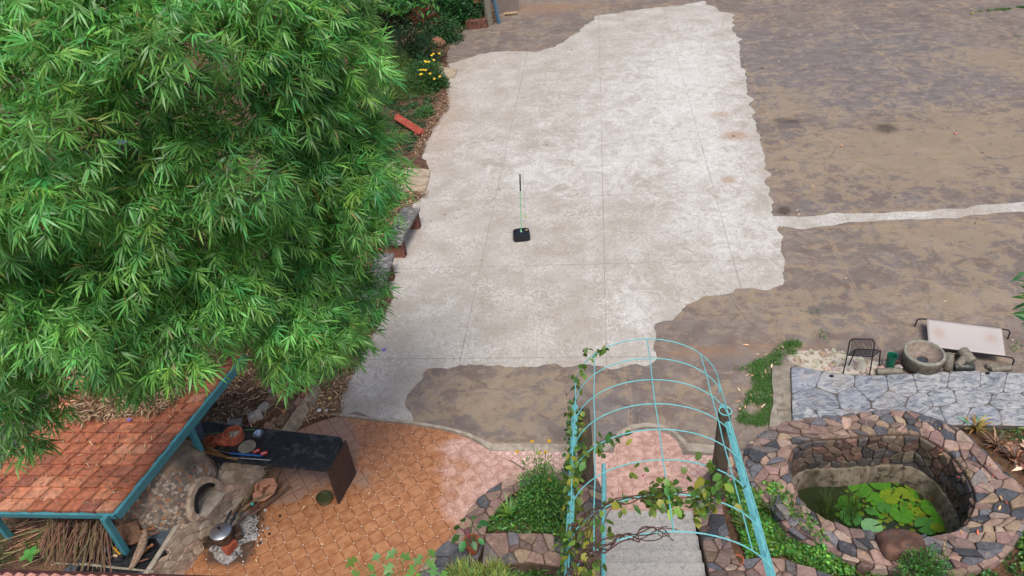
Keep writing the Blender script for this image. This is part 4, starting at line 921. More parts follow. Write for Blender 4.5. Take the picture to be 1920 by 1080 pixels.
mb = MB(); pts = [G(100, 1056, TZ+.06), G(170, 1059, TZ+.08), G(215, 1064, TZ+.05), G(290, 1072, TZ+.06)]; mb.tube(pts, [.014, .017, .016, .012], 7, col=srgb(150, 142, 122)); tag(mb.build('long_branch', M['wood'], smooth=True), 'long pale grey branch lying along the bottom edge in front of the shelter', 'branch')
# dead stalks stacked under the eave
mb = MB()
for k in range(190):
    x = random.uniform(90, 205); y = random.uniform(972, 1000); a = G(x, y, TZ+random.uniform(.15, .5)); ang = random.gauss(-1.9, .35); L_ = random.uniform(.2, .48)
    b = a+Vector((math.cos(ang)*L_*.6, math.sin(ang)*L_, -random.uniform(.1, .45))); b.z = max(b.z, TZ+.01)
    mb.tube([a, (a+b)/2+Vector((0, 0, .02)), b], random.uniform(.004, .011), 4, col=tuple(v*random.uniform(.7, 1.1) for v in srgb(124, 98, 76)))
tag(mb.build('stalk_heap', M['litter'], kind='stuff'), 'heap of dry brown bamboo stalks stacked under the roof eave', 'dry stalks')
mb = MB()
for k in range(70):
    x = random.uniform(-20, 230); y = random.uniform(985, 1062); a = G(x, y, TZ+.02); ang = random.uniform(-.2, .9); L_ = random.uniform(.2, .8); b = a+Vector((math.cos(ang)*L_, math.sin(ang)*L_*.7, random.uniform(0, .05)))
    if PX(b.x, b.y, b.z)[0] > 245: continue
    mb.tube([a, b], random.uniform(.004, .010), 4, col=tuple(v*random.uniform(.7, 1.15) for v in srgb(158, 130, 100)))
tag(mb.build('dry_stalks', M['litter'], kind='stuff'), 'loose dry stalks scattered on the ground left of the slate', 'dry stalks')

# ================================================================== COUNTER
ct = thing('stone_counter', 'long black stone counter resting on the wall and on a dark stone slab leg', 'counter', tuple(G(650, 910, 0)))
TT = .77
cpts = GP([(372, 789), (480, 801), (646, 820)], TT)
far = G(646, 820, TT); near = G(617, 884, TT); lf = G(376, 790, TT); ln_ = G(400, 862, TT)
ux = (far-lf).normalized(); poly = [lf]; 
cr = .10; vy = (near-far).normalized()
for k in range(7): a = math.pi/2*k/6; poly.append(far-ux*cr+vy*cr+ux*(cr*math.sin(a))-vy*(cr*math.cos(a)))
for k in range(7): a = math.pi/2*k/6; poly.append(near-ux*cr-vy*cr+ux*(cr*math.cos(a))+vy*(cr*math.sin(a)))
poly.append(ln_); mb = MB(); mb.prism([(p.x, p.y) for p in poly][::-1], TT-.03, TT); mb.build('top', M['black'], ct, bevel=.003)
e0, e1 = G(669, 889, 0), G(637, 947, 0); t0, t1 = Vector((e0.x, e0.y, 0)), Vector((e1.x, e1.y, 0)); nx = Vector((-(t1-t0).y, (t1-t0).x, 0)).normalized()*.03
mb = MB(); mb.prism([t0.xy, t1.xy, (t1-nx).xy, (t0-nx).xy] if nx.x > 0 else [t0.xy, (t0+nx).xy, (t1+nx).xy, t1.xy], .0, TT-.031); mb.build('slab_leg', M['blackleg'], ct)
# things on the counter
t_ = thing('clay_stove', 'red clay twin burner stove with grey ash on the far left of the counter', 'clay stove', tuple(G(425, 820, TT)))
def ring(c, r, h, th=.02, col=None, part='burner', mat='clay', parent=None, sy=1, cut=0):
    mb = MB(); mb.lathe(c, [(r, 0), (r*.95, h), (r*.95-th, h), (r*.85-th, .02), (.01, .015)], 20, col=col, sy=sy); return mb.build(part, M[mat], parent, smooth=True)
c1, c2 = G(440, 822, TT), G(397, 833, TT); ring(c1, .155, .13, .03, parent=t_); ring(c2, .10, .10, .03, parent=t_)
mb = MB(); mb.box((c1+c2)/2+Vector((0, 0, .045)), (.24, .2, .09), (ux, Vector((-ux.y, ux.x, 0)), Z3), jit=.01); mb.build('body', M['clay'], t_, bevel=.03)
mb = MB(); mb.lathe(c1+Vector((0, 0, .06)), [(.12, 0), (.09, .012), (.01, .02)], 16, wob=.2); mb.build('ashes', M['ash'], t_)
c = G(464, 839, TT); mb = MB(); mb.lathe((c.x, c.y, TT), [(.125, 0), (.13, .02), (.12, .022), (.01, .022)], 28); tag(mb.build('griddle_stone', M['griddle'] if 'griddle' in M else M['greystone'], smooth=True), 'round grey stone griddle plate with scorch marks on the counter', 'griddle')
t_ = thing('steel_bowl', 'small steel bowl with a blue rimmed cup inside near the middle of the counter', 'bowl', tuple(G(486, 815, TT)))
c = G(486, 817, TT); mb = MB(); mb.lathe(c, [(.06, 0), (.075, .05), (.078, .052), (.07, .05), (.055, .006)], 24); mb.build('bowl', M['steel'], t_, smooth=True)
mb = MB(); c += Vector((-.005, .01, .008)); mb.lathe(c, [(.035, 0), (.052, .06), (.048, .06), (.032, .006)], 24, col=srgb(170, 186, 214)); mb.build('cup', M['vc'], t_, smooth=True)
t_ = thing('packet', 'crumpled red and white packet beside the blue handled tool on the counter', 'packet', tuple(G(487, 848, TT)))
for i, (x, y, a) in enumerate(((481, 846, .4), (495, 850, .1))):
    c = G(x, y, TT+.015); mb = MB(); X = Vector((math.cos(a), math.sin(a), .1)).normalized(); Y = Vector((-math.sin(a), math.cos(a), 0)); mb.box(c, (.10, .065, .012), (X, Y, X.cross(Y)), col=srgb(176, 40, 44), jit=.002); mb.build('wrapper', M['vc'], t_)
    mb = MB(); mb.box(c+X.cross(Y)*.008, (.07, .016, .003), (X, Y, X.cross(Y)), col=srgb(206, 180, 176)); mb.build('panel', M['vc'], t_)
t_ = thing('kitchen_tongs', 'long tool with bright blue handle lying along the front edge of the counter', 'tongs', tuple(G(450, 852, TT)))
mb = MB(); mb.tube([G(432, 850, TT+.015), G(468, 853, TT+.015), G(492, 855, TT+.015)], [.012, .014, .010], 8, col=srgb(34, 96, 160)); mb.build('handle', M['vc'], t_, smooth=True)
mb = MB(); mb.tube([G(400, 842, TT+.015), G(432, 850, TT+.015)], .007, 6); mb.build('shaft', M['steel'], t_, smooth=True)
mb = MB(); mb.tube([G(392, 855, TT+.012), G(507, 863, TT+.012)], .008, 8); tag(mb.build('steel_rod', M['steel'], smooth=True), 'long thin steel rod on the near edge of the counter', 'rod')
mb = MB(); mb.tube([G(374, 815, TT+.02), G(478, 805, TT+.02)], .005, 6, col=srgb(90, 150, 70)); tag(mb.build('green_stick', M['vc'], smooth=True), 'thin green stick lying along the back of the counter behind the stove', 'stick')
# broom
t_ = thing('broom', 'straw broom with fanned bristles lying from the shelter post onto the counter', 'broom', tuple(G(380, 840, TT)))
mb = MB(); a = G(427, 858, TT+.03)
for k in range(120):
    b = G(random.uniform(338, 366), random.uniform(818, 846), TT+random.uniform(.08, .3)); mb.tube([a+Vector(RNG.normal(size=3)*.006), (a+b)/2+Vector((0, 0, .03)), b], .003, 3, col=tuple(v*random.uniform(.6, 1.2) for v in srgb(128, 92, 58)))
mb.build('bristles', M['litter'], t_)
mb = MB(); mb.tube([a, G(446, 862, TT+.02)], .014, 8, col=srgb(140, 100, 60)); mb.build('handle', M['wood'], t_, smooth=True)
sticks('firewood_stick', [(352, 845, TZ+.2, 392, 882, TZ+.06, .022), (372, 848, TZ+.16, 390, 868, TZ+.06, .03), (388, 862, TZ+.08, 402, 890, TZ+.05, .013), (398, 858, TZ+.1, 416, 882, TZ+.05, .008), (385, 852, TZ+.12, 400, 866, TZ+.06, .02)], ['long grey stick beside the oven, leftmost under the broom', 'thickest short log beside the oven under the broom', 'brown stick hanging over the blue slate edge', 'thinnest stick on the blue slate, next to the counter end', 'short stub of wood just under the broom head'], 'firewood', 'firewood sticks on the platform', [srgb(96, 74, 60), srgb(140, 112, 88), srgb(116, 92, 76)])
# firewood at the foot of the wall
FWD = [(408, 962, 455, 850, .028), (420, 975, 470, 862, .018), (425, 962, 486, 868, .015), (436, 965, 500, 865, .02), (448, 966, 478, 905, .016), (452, 958, 525, 905, .03), (470, 966, 542, 912, .022), (448, 978, 520, 902, .012), (462, 952, 560, 880, .008), (440, 985, 466, 925, .01), (475, 938, 508, 925, .02), (415, 950, 440, 890, .014), (495, 880, 545, 862, .022), (430, 940, 452, 905, .02)]
for i, (x0, y0, x1, y1, r) in enumerate(FWD):
    a, b = G(x0, y0, .03+.012*i), G(x1, y1, .04+.012*i); mb = MB(); m = (a+b)/2+Vector((random.uniform(-.03, .03), 0, 0))
    mb.tube([a, a.lerp(m, .5)+Vector((.01, 0, 0)), m, m.lerp(b, .5), b], [r, r, r*.9, r*.85, r*.8], 8, col=random.choice([srgb(128, 100, 78), srgb(104, 80, 64), srgb(148, 120, 92), srgb(120, 104, 76)]))
    tag(mb.build('firewood_branch', M['wood'], smooth=True), ['thick long branch lying against the wall foot, longest on the left of the pile', 'slim long branch beside the thick one at the wall foot', 'thin branch running up from the cooking fire under the counter', 'medium branch passing under the broken pink slab on its left', 'short stick left of the teal lump in the firewood', 'thickest pale branch in front of the broken pink slab', 'medium branch nearest the orange tiles', 'thin straight stick lying on the thickest pale branch', 'thinnest curved twig reaching furthest out under the counter', 'short thin stick closest to the cooking fire', 'short thick stub crossing the front of the broken slab', 'thin stick leaning at the wall foot above the cooker', 'flat short log lying behind the broken slab under the counter', 'short stick close to the wall behind the cooker handles'][i], 'firewood', 'firewood branches at the foot of the wall')
mb = MB()
for k in range(160):
    a = G(random.uniform(400, 520), random.uniform(880, 1010), .02); ang = random.gauss(1.0, .5); L_ = random.uniform(.08, .4); 
    if PX(a.x, a.y, 0)[0]*.9+PX(a.x, a.y, 0)[1] > 1400: continue
    mb.tube([a, a+Vector((math.cos(ang)*L_, math.sin(ang)*L_, .03))], random.uniform(.002, .006), 4, col=tuple(v*random.uniform(.7, 1.2) for v in srgb(140, 112, 84)))
tag(mb.build('straw', M['litter'], kind='stuff'), 'small broken twigs and straw round the firewood pile', 'twigs')
# broken terracotta piece
c = G(497, 918, .16); mb = MB(); rr_ = [(-.2, -.1), (-.05, -.16), (.12, -.12), (.2, -.02), (.17, .1), (.02, .15), (-.14, .13), (-.19, .03)]
X = Vector((.93, .34, .1)).normalized(); Y = Vector((-.3, .9, .3)).normalized(); Zz = X.cross(Y)
vs = [c+X*a*.95+Y*b*1.1+Zz*h for h in (0, .022) for a, b in rr_]; n = 8; mb.add(vs, [tuple(range(n-1, -1, -1)), tuple(range(n, 2*n))]+[(i, (i+1) % n, n+(i+1) % n, n+i) for i in range(n)])
tag(mb.build('broken_slab', plain('stained_pink_slab', srgb(178, 128, 104), .85, .2, 8, .3, .004, col2=srgb(96, 60, 46))), 'broken pinkish slab with dark stains lying on the firewood', 'slab piece')
c = G(473, 945, .12); mb = MB(); mb.blob(c, (.045, .045, .04), 2, .2, 5, col=srgb(70, 190, 180)); tag(mb.build('teal_lump', M['vc'], smooth=True), 'tiny bright teal lump among the firewood', 'litter')
# tin bowl under the counter
t_ = thing('tin_bowl', 'round dull green tin bowl of water on the tiles beside the counter leg', 'bowl', tuple(G(610, 935, 0)))
c = G(610, 938, .02); mb = MB(); mb.lathe(c, [(.11, 0), (.118, .085), (.122, .088), (.112, .085), (.105, .012)], 28); mb.build('bowl', plain('dull_tin', srgb(112, 112, 86), .4, .2, 12, .1, .001, metal=.6), t_, smooth=True)
mb = MB(); mb.lathe(c+Vector((0, 0, .01)), [(.106, 0), (.108, .035), (.01, .035)], 28); mb.build('water', plain('greenish_water', srgb(70, 74, 48), .1, .1, 3, .02, .001), t_, smooth=True)
# fire place and cooker
mb = MB(); mb.lathe(G(440, 1005, .012), [(.34, 0), (.26, .035), (.1, .05), (.01, .052)], 28, wob=.35, sy=1.35); tag(mb.build('ash_pile', M['ash'], kind='stuff'), 'grey and white wood ash spread beside the cooking fire', 'ash')
AS = [(RNG.normal(452, 24), RNG.normal(995, 22)) for _ in range(260)]; mb = MB()
for x, y in AS:
    c = G(x, y, .03); s = random.uniform(.006, .026); mb.box(c, (s, s*random.uniform(.5, 1.6), s*.6), (Vector((math.cos(x), math.sin(x), 0)), Vector((-math.sin(x), math.cos(x), 0)), Z3), col=random.choice([srgb(28, 26, 26), srgb(40, 36, 36), srgb(170, 168, 166), srgb(210, 208, 205), srgb(120, 92, 70)]), jit=s*.2)
tag(mb.build('charcoal_bits', M['litter'], kind='stuff'), 'scattered black charcoal and white ash flakes by the fire', 'charcoal')
fpz = 0
for i, (x, y, a, lab) in enumerate(((395, 1015, .3, 'left hearth brick under the pressure cooker'), (432, 1027, 1.1, 'near hearth brick glowing red brown in front of the cooker'), (447, 1000, 2.0, 'sooty hearth brick behind the right side of the cooker'), (462, 1018, .2, 'low broken hearth brick lying in the ash right of the cooker'))):
    c = G(x, y, .09); X = Vector((math.cos(a), math.sin(a), 0)); Y = Vector((-math.sin(a), math.cos(a), 0)); mb = MB(); mb.box((c.x, c.y, .085 if i < 3 else .03), (.19, .10, .17 if i < 3 else .05), (X, Y, Z3), jit=.01); tag(mb.build('hearth_brick', M['clay'] if i in (1,) else M['soot'], bevel=.008), lab, 'brick', 'bricks holding the pressure cooker')
ck = G(421, 1012, .17); ck.z = .17
t_ = thing('pressure_cooker', 'aluminium pressure cooker with black handles and sooty base over the fire', 'pressure cooker', tuple(ck))
mb = MB(); mb.lathe(ck, [(.115, 0), (.13, .03), (.132, .17), (.125, .172)], 28); mb.build('pot', M['soot'], t_, smooth=True)
mb = MB(); mb.lathe(ck+Vector((0, 0, .172)), [(.145, 0), (.148, .02), (.13, .032), (.06, .045), (.01, .048)], 32); mb.build('lid', M['steel'], t_, smooth=True)
mb = MB(); mb.lathe(ck+Vector((0, 0, .218)), [(.008, 0), (.008, .03), (.02, .035), (.018, .055), (.004, .06)], 12); mb.build('valve', M['blackp'], t_, smooth=True)
hd = Vector((.35, .93, 0)).normalized(); hp = Vector((hd.y, -hd.x, 0))
for s_ in (0, .09):
    mb = MB(); a = ck+Vector((0, 0, .185))+hd*.12+hp*(s_-.02); mb.tube([a, a+hd*.13+Vector((0, 0, .03)), a+hd*.2+Vector((0, 0, .05))], [.014, .02, .016], 8); mb.build('long_handle', M['blackp'], t_, smooth=True)
mb = MB(); a = ck+Vector((-.14, -.05, .13)); mb.tube([a+Vector((.03, -.04, 0)), a+Vector((-.03, -.02, 0)), a+Vector((-.02, .04, 0)), a+Vector((.02, .05, 0))], .012, 8); mb.build('side_handle', M['blackp'], t_, smooth=True)
# rubble blocks behind the counter
RB = [(478, 780, .22, .12, .4, srgb(152, 148, 142), 'grey cement block nearest the counter on top of the wall'), (494, 764, .18, .10, .9, srgb(150, 146, 140), 'second grey block right behind the first on the wall'), (512, 748, .15, .1, .2, srgb(128, 108, 92), 'brown stone third in the row of blocks on the wall'), (527, 741, .13, .12, 1.2, srgb(176, 128, 96), 'orange stone at the far end of the blocks on the wall'), (508, 736, .1, .08, .6, srgb(140, 138, 134), 'small grey stone behind the row of blocks'), (438, 795, .25, .08, .1, srgb(148, 146, 144), 'flat grey stone behind the clay stove'), (412, 799, .2, .06, .6, srgb(130, 122, 114), 'flat brown stone beside the rear shelter post')]
for i, (x, y, s, h, a, col, lab) in enumerate(RB):
    c = G(x, y, TZ+h*.5); X = Vector((math.cos(a), math.sin(a), 0)); Y = Vector((-math.sin(a), math.cos(a), 0)); mb = MB()
    mb.box((c.x, c.y, TZ+h*.5), (s, s*.75, h), (X, Y, Z3), col=col, jit=.018, taper=.9); tag(mb.build('rubble_block', M['stone'], bevel=.012), lab, 'stone block', 'rubble blocks on the wall top')
# rocks left of the roof
for i, (x, y, sz, col, lab) in enumerate(((178, 722, (.85, .6, .3), 'stone', 'flat grey brown rock behind the tiled roof'), (118, 790, (.7, .9, .35), 'stone', 'rusty brown rock left of the tiled roof'), (12, 850, (.9, 1.3, .16), 'stone', 'flat grey slab rock at the left edge'), (70, 745, (.5, .4, .2), 'stone', 'small grey rock half hidden by bamboo at left'))):
    c = G(x, y, TZ+.05); mb = MB(); mb.blob(c, sz, i+3, .35, 10, col=[srgb(96, 84, 74), srgb(118, 78, 54), srgb(92, 90, 88), srgb(96, 90, 84)][i]); tag(mb.build('rock', M['stone'], smooth=True), lab, 'rock', 'rocks beside the shelter')
# gutter and roof edge of the house the picture is taken from
GZ = 3.4
hg = thing('house_roof_edge', 'brown gutter and pink wavy clay tiles of the house roof along the bottom left edge', 'roof edge', tuple(G(200, 1080, GZ)))
a, b = G(-120, 1062, GZ), G(545, 1082, GZ); d = (b-a).normalized(); s_ = Vector((d.y, -d.x, 0)); 
mb = MB(); mb.box((a+b)/2+s_*.035-Vector((0, 0, .05)), ((b-a).length, .05, .11), (d, s_, Z3)); mb.box((a+b)/2+s_*.066+Vector((0, 0, -.002)), ((b-a).length, .012, .03), (d, s_, Z3)); mb.build('gutter', M['gutter'], hg)
a, b = G(-120, 1074, GZ), G(300, 1084, GZ); d = (b-a); L_ = d.length; d.normalize(); s_ = Vector((d.y, -d.x, 0)); vs = []; fs = []; nn_ = 160
for k in range(nn_+1):
    for j, (o_, h_) in enumerate(((0, .0), (.0, .02), (.5, .14), (.9, .26))):
        p = a+d*(L_*k/nn_)+s_*o_; z_ = .014*math.sin(k*L_/nn_/.11*2*math.pi); vs.append(p+Vector((0, 0, h_+z_+(-.02 if j == 0 else 0))))
for k in range(nn_):
    for j in range(3): fs.append((k*4+j, (k+1)*4+j, (k+1)*4+j+1, k*4+j+1))
mb = MB(); mb.add(vs, fs, srgb(206, 150, 134)); mb.build('clay_tiles', M['terra'], hg, smooth=True)
# ================================================================== RIGHT: CHAIR, BIN, MORTAR, STONES, COT
def string_chair():
    t_ = thing('string_chair', 'black metal garden chair strung with plastic cord, standing on pale rubble', 'chair', tuple(G(1615, 700, 0)))
    z = .42; RL, RR = G(1588.5, 666, z), G(1636, 669, z); FL, FR = G(1603, 655.5, z-.02), G(1649, 657.5, z-.02)
    FL = RL+(FL-RL)*1.15; FR = RR+(FR-RR)*1.15; BL_, BR_ = RL+Vector((-.03, -.03, .36)), RR+Vector((-.05, -.03, .38)); FL.z = FR.z = z-.03
    mb = MB(); r = .011; ex = (RR-RL).normalized()
    loop = [RL, RL.lerp(BL_, .85), BL_+ex*.03, BL_.lerp(BR_, .15)+Vector((0, 0, .01)), BL_.lerp(BR_, .85)+Vector((0, 0, .01)), BR_-ex*.03, RR.lerp(BR_, .85), RR]; mb.tube(loop, r, 8); mb.build('back_frame', M['blackm'], t_, smooth=True)
    mb = MB(); loop = [RL, RL.lerp(FL, .8), FL+ex*.03, FR-ex*.03, RR.lerp(FR, .8), RR]; mb.tube(loop, r, 8, closed=True); mb.build('seat_frame', M['blackm'], t_, smooth=True)
    mb = MB()
    for k in range(17): f = .1+.8*k/16; mb.tube([RL.lerp(RR, f)+Vector((0, 0, .02)), BL_.lerp(BR_, f)+Vector((0, 0, .008))], .0042, 5)
    mb.build('back_cords', M['blackm'], t_)
    mb = MB()
    for k in range(15): f = .08+.84*k/14; mb.tube([RL.lerp(RR, f), FL.lerp(FR, f)], .0048, 5)
    mb.build('seat_cords', M['blackm'], t_)
    for a, o_ in ((RL, (.0, .0)), (RR, (.02, -.01)), (FL, (-.03, .05)), (FR, (.07, .04))):
        mb = MB(); mb.tube([a, (a.x+o_[0], a.y+o_[1], 0)], .011, 8); mb.build('leg', M['blackm'], t_, smooth=True)
string_chair()
c = G(1666, 690, .02); t_ = thing('green_tube', 'dark green plastic tube standing open end up beside the chair', 'plastic tube', tuple(c))
tpv = Vector((.03, .0, 1)).normalized(); X = Vector((1, 0, -.03)).normalized(); Y = tpv.cross(X)
mb = MB(); mb.lathe((c.x, c.y, 0), [(.062, 0), (.078, .30), (.080, .305), (.072, .30), (.055, .03)], 24, ax=(X, Y, tpv)); mb.build('tube', M['greenp'], t_, smooth=True)
mb = MB(); mb.box(G(1657, 686, .06), (.12, .05, .2), (Vector((.9, -.3, 0)), Vector((.3, .9, 0)), Vector((.3, 0, 1)).normalized()), col=srgb(126, 122, 116), jit=.01); tag(mb.build('stone_slab', M['stone'], bevel=.006), 'small grey upright slab leaning between chair and green tube', 'stone slab')
mb = MB(); mb.box(G(1676, 681, .05), (.2, .03, .12), (Vector((.95, -.3, 0)), Vector((.3, .95, 0)), Z3), col=srgb(92, 66, 54)); tag(mb.build('wood_offcut', M['wood'], bevel=.004), 'brown wood offcut standing behind the green tube', 'wood')
mb = MB(); mb.blob(G(1652, 692, .04), (.13, .1, .09), 3, .2, 8, col=srgb(206, 168, 160)); tag(mb.build('pink_stone', M['stone'], smooth=True), 'pale pink stone left of the green tube', 'stone')
mb = MB(); mb.blob(G(1684, 690, .04), (.14, .1, .1), 5, .2, 8, col=srgb(184, 176, 176)); tag(mb.build('pale_stone', M['stone'], smooth=True), 'pale grey stone between the green tube and the mortar', 'stone')
def roller(a, b, r, lab, mat, name='grinding_stone', rings=True, cat='grinding stone', grp='grinding stones beside the flagstone path'):
    a, b = Vector(a), Vector(b); mb = MB(); d = b-a; n = 9; pts = [a+d*f for f in (0, .0, .07, .5, .93, 1, 1)]; pts[0] = a-d*.012; pts[-1] = b+d*.012; mb.tube(pts, [r*.6, r*.86, r, r*1.02, r, r*.86, r*.6], 20)
    tag(mb.build(name, M[mat], smooth=True), lab, cat, grp)
roller(G(1644, 697, .06), G(1690, 696, .06), .062, 'long grey stone roller lying along the path edge left of the mortar', 'greystone')
c = G(1725, 688, 0); c = Vector((c.x, c.y+.0, 0)); t_ = thing('stone_mortar', 'big round hollowed stone mortar with water in its central hole', 'stone mortar', tuple(c))
tl = Vector((-.0, -.03, 1)).normalized(); X = Vector((1, 0, 0)); Y = tl.cross(X)
mb = MB(); mb.lathe(c, [(.25, -.02), (.305, .10), (.312, .30), (.300, .318)], 48, ax=(X, Y, tl), wob=.012); mb.f = mb.f[:-1]; mb.build('outer_wall', M['mortarstone'], t_, smooth=True)
for nm_, pf_, mt_ in (('rim', [(.311, .302), (.303, .326), (.288, .334), (.270, .330), (.262, .312)], 'mortarrim'), ('hollow', [(.262, .312), (.235, .25), (.17, .20), (.095, .18), (.086, .172), (.083, .1)], 'mortarin')):
    mb = MB(); mb.lathe(c, pf_, 48, ax=(X, Y, tl), wob=.012); mb.f = mb.f[:-2]; mb.build(nm_, M[mt_], t_, smooth=True)
mb = MB(); mb.lathe(c, [(.084, .14), (.01, .141)], 24, ax=(X, Y, tl)); mb.build('water', M['mirrorwater'], t_, smooth=True)
roller(G(1776, 692, .02), G(1776, 692, .02)+Vector((-.01, .06, .27)), .08, 'upright rounded brown grinding stone just right of the mortar', 'greystone')
roller(G(1795, 686, .12), G(1813, 666, .15), .06, 'short grey grinding stone leaning in the middle of the pile', 'greystone')
roller(G(1803, 656, .2), G(1822, 679, .13), .09, 'largest grey cylinder stone on top of the pile against the cot', 'greystone')
roller(G(1789, 688, .07), G(1826, 689, .07), .07, 'dark shiny cylinder stone lying lengthwise in front of the pile', 'darkstone')
roller(G(1850, 685, .05), G(1872, 691, .05), .055, 'slim pale stone pestle lying behind another under the cot corner', 'greystone')
roller(G(1858, 694, .05), G(1897, 689, .05), .05, 'long slim stone pestle at the far right end of the path edge', 'greystone')
mb = MB(); mb.box(G(1762, 694, .06), (.04, .12, .14), (Vector((1, -.2, .2)).normalized(), Vector((.2, 1, 0)).normalized(), Z3), col=srgb(140, 128, 118)); tag(mb.build('stone_slab', M['stone'], bevel=.006), 'thin upright stone chip wedged between mortar and grinding stone', 'stone slab')
mb = MB(); mb.tube([G(1758, 664, .12), G(1800, 663, .12)], .012, 8, col=srgb(160, 132, 108)); tag(mb.build('wooden_rod', M['wood'], smooth=True), 'thin brown wooden rod lying under the edge of the cot', 'rod')
def cot():
    z = .2; A_, B_, C_, D_ = G(1737, 598, z), G(1878, 616, z), G(1885, 668, z), G(1741, 650, z)
    A_, B_, C_, D_ = [Vector(v) for v in (A_, B_, C_, D_)]
    t_ = thing('pet_cot', 'raised pet cot with pale stained canvas on a bent black tube frame', 'pet bed', tuple((A_+C_)/2*Vector((1, 1, 0)).to_tuple()[0] if False else (A_.x/2+C_.x/2, A_.y/2+C_.y/2, 0)))
    nx = 20; ny = 12; vs = []; fs = []
    for i in range(nx+1):
        for j in range(ny+1):
            u, v = i/nx, j/ny; p = A_.lerp(B_, u).lerp(D_.lerp(C_, u), v); s_ = 16*u*(1-u)*v*(1-v); p.z -= .03*s_; 
            vs.append(p)
    for i in range(nx):
        for j in range(ny): a = i*(ny+1)+j; fs.append((a, a+ny+1, a+ny+2, a+1))
    t = NT('stained_canvas'); q = t.noise(60, 3); c_ = t.mix(q, srgb(178, 171, 166)+(1,), srgb(192, 185, 180)+(1,)); a = t.sep(t.attr()); c_ = t.mix(t.ramp(a[0], .0, 1, 0, .55), c_, srgb(170, 142, 122)+(1,))
    M['cotfab'] = t.fin(c_, .9, q, .15, .001); cols = []
    for i in range(nx+1):
        for j in range(ny+1):
            u, v = i/nx, j/ny; cols.append([min(1, math.exp(-((u-.15)/.1)**2-((v-.45)/.25)**2)*.9+math.exp(-((u-.85)/.1)**2-((v-.4)/.22)**2)*.8+(.45 if v < .06 or v > .96 else 0)+(.3 if u < .03 or u > .97 else 0))]*3)
    o = raw('canvas', vs, fs, M['cotfab'], t_, cols, smooth=True); sm = o.modifiers.new('thick', 'SOLIDIFY'); sm.thickness = .008
    for nm, P, Q in (('side_rail', A_, B_), ('side_rail', D_, C_)):
        mb = MB(); mb.tube([P+Vector((0, 0, -.005)), Q+Vector((0, 0, -.005))], .014, 8); mb.build(nm, M['blackm'], t_, smooth=True)
    ex = (B_-A_).normalized(); ey = (A_-D_).normalized()
    for P, sx, sy in ((A_, -1, 1), (B_, 1, 1), (C_, 1, -1), (D_, -1, -1)):
        mb = MB(); p0 = P-ex*sx*.06-Vector((0, 0, .008)); mb.tube([p0, P+ex*sx*.02-Vector((0, 0, .008)), P+ex*sx*.10+ey*sy*.0-Vector((0, 0, .015)), P+ex*sx*.135-Vector((0, 0, .05)), P+ex*sx*.14+Vector((0, 0, -P.z))], .0125, 8); mb.build('leg', M['blackm'], t_, smooth=True)
cot()
def pebbles(name, poly_px, n, smin, smax, cols, lab, z=0.0):
    P = [(p.x, p.y) for p in GP(poly_px, z)]; pts = scatter(P, n); mb = MB()
    for x, y in pts: s = random.uniform(smin, smax); mb.blob((x, y, z+s*.15), (s*random.uniform(.7, 1.4), s, s*.5), random.random()*9, .35, 4, col=tuple(v*random.uniform(.8, 1.1) for v in random.choice(cols)), rot=random.uniform(0, 3))
    tag(mb.build(name, M['stone'], kind='stuff'), lab, 'rubble')
pebbles('rubble', [(1490, 660), (1560, 655), (1655, 680), (1650, 702), (1560, 697), (1485, 686)], 90, .02, .09, [srgb(186, 174, 154), srgb(168, 154, 134), srgb(196, 186, 168)], 'pale broken rubble and chips under the chair', .004)
# two black drain holes in the flagstones
for i, (x, y, l) in enumerate(((1559, 705.5, 'small black drain hole in the flagstone in front of the chair'), (1852, 700, 'small black drain hole in the flagstone at the far right'))):
    mb = MB(); c = G(x, y, .11); mb.lathe((c.x, c.y, .112), [(.028, 0), (.03, .004), (.018, .005), (.01, .003)], 14, sx=1.2); tag(mb.build('drain_hole', M['blackp'], smooth=True), l, 'drain')
# ================================================================== TETHER TOY
q = G(979, 452, 0); t_ = thing('swing_trainer', 'tether ball trainer with black water base, mint green pole and ball on a string', 'tether ball set', (q.x, q.y, 0))
mb = MB(); vs = []; n = 40; prof = [(1.0, .0), (1.03, .03), (1.0, .15), (.93, .19), (.7, .2), (.66, .185), (.3, .18)]
for i, (k, z) in enumerate(prof):
    for j in range(n):
        a = 2*math.pi*j/n; ca, sa = math.cos(a), math.sin(a); x = math.copysign(abs(ca)**.55, ca)*.19*k; y = math.copysign(abs(sa)**.55, sa)*.155*k
        vs.append((q.x+x, q.y+y+.1, z+(0.035 if z == 0 and abs(ca) < .35 else 0)))
fs = [tuple(range(n-1, -1, -1)), tuple((len(prof)-1)*n+j for j in range(n))]
for i in range(len(prof)-1):
    for j in range(n): fs.append((i*n+j, i*n+(j+1) % n, (i+1)*n+(j+1) % n, (i+1)*n+j))
mb.add(vs, fs); mb.build('base', M['blackp'], t_, smooth=True)
mb = MB(); mb.box((q.x-.13, q.y+.12, .196), (.04, .1, .012)); mb.build('grip_slot', M['char'], t_, bevel=.004)
mb = MB(); mb.box((q.x+.12, q.y+.12, .2), (.05, .025, .003), col=srgb(214, 196, 110)); mb.build('sticker', M['vc'], t_)
mb = MB(); mb.tube([(q.x-.03, q.y+.02, .185), (q.x-.03, q.y-.04, .18), (q.x-.025, q.y-.055, .12)], .006, 6); mb.build('groove', M['char'], t_)
pb_ = Vector((q.x, q.y+.1, .18)); tp_ = min((Vector(G(975, 327, z)) for z in np.arange(1.0, 1.9, .02)), key=lambda p: abs(p.y-pb_.y)); pm = pb_.lerp(tp_, .70)
mb = MB(); mb.tube([pb_, pm], .0105, 8); mb.build('pole', M['mint'], t_, smooth=True)
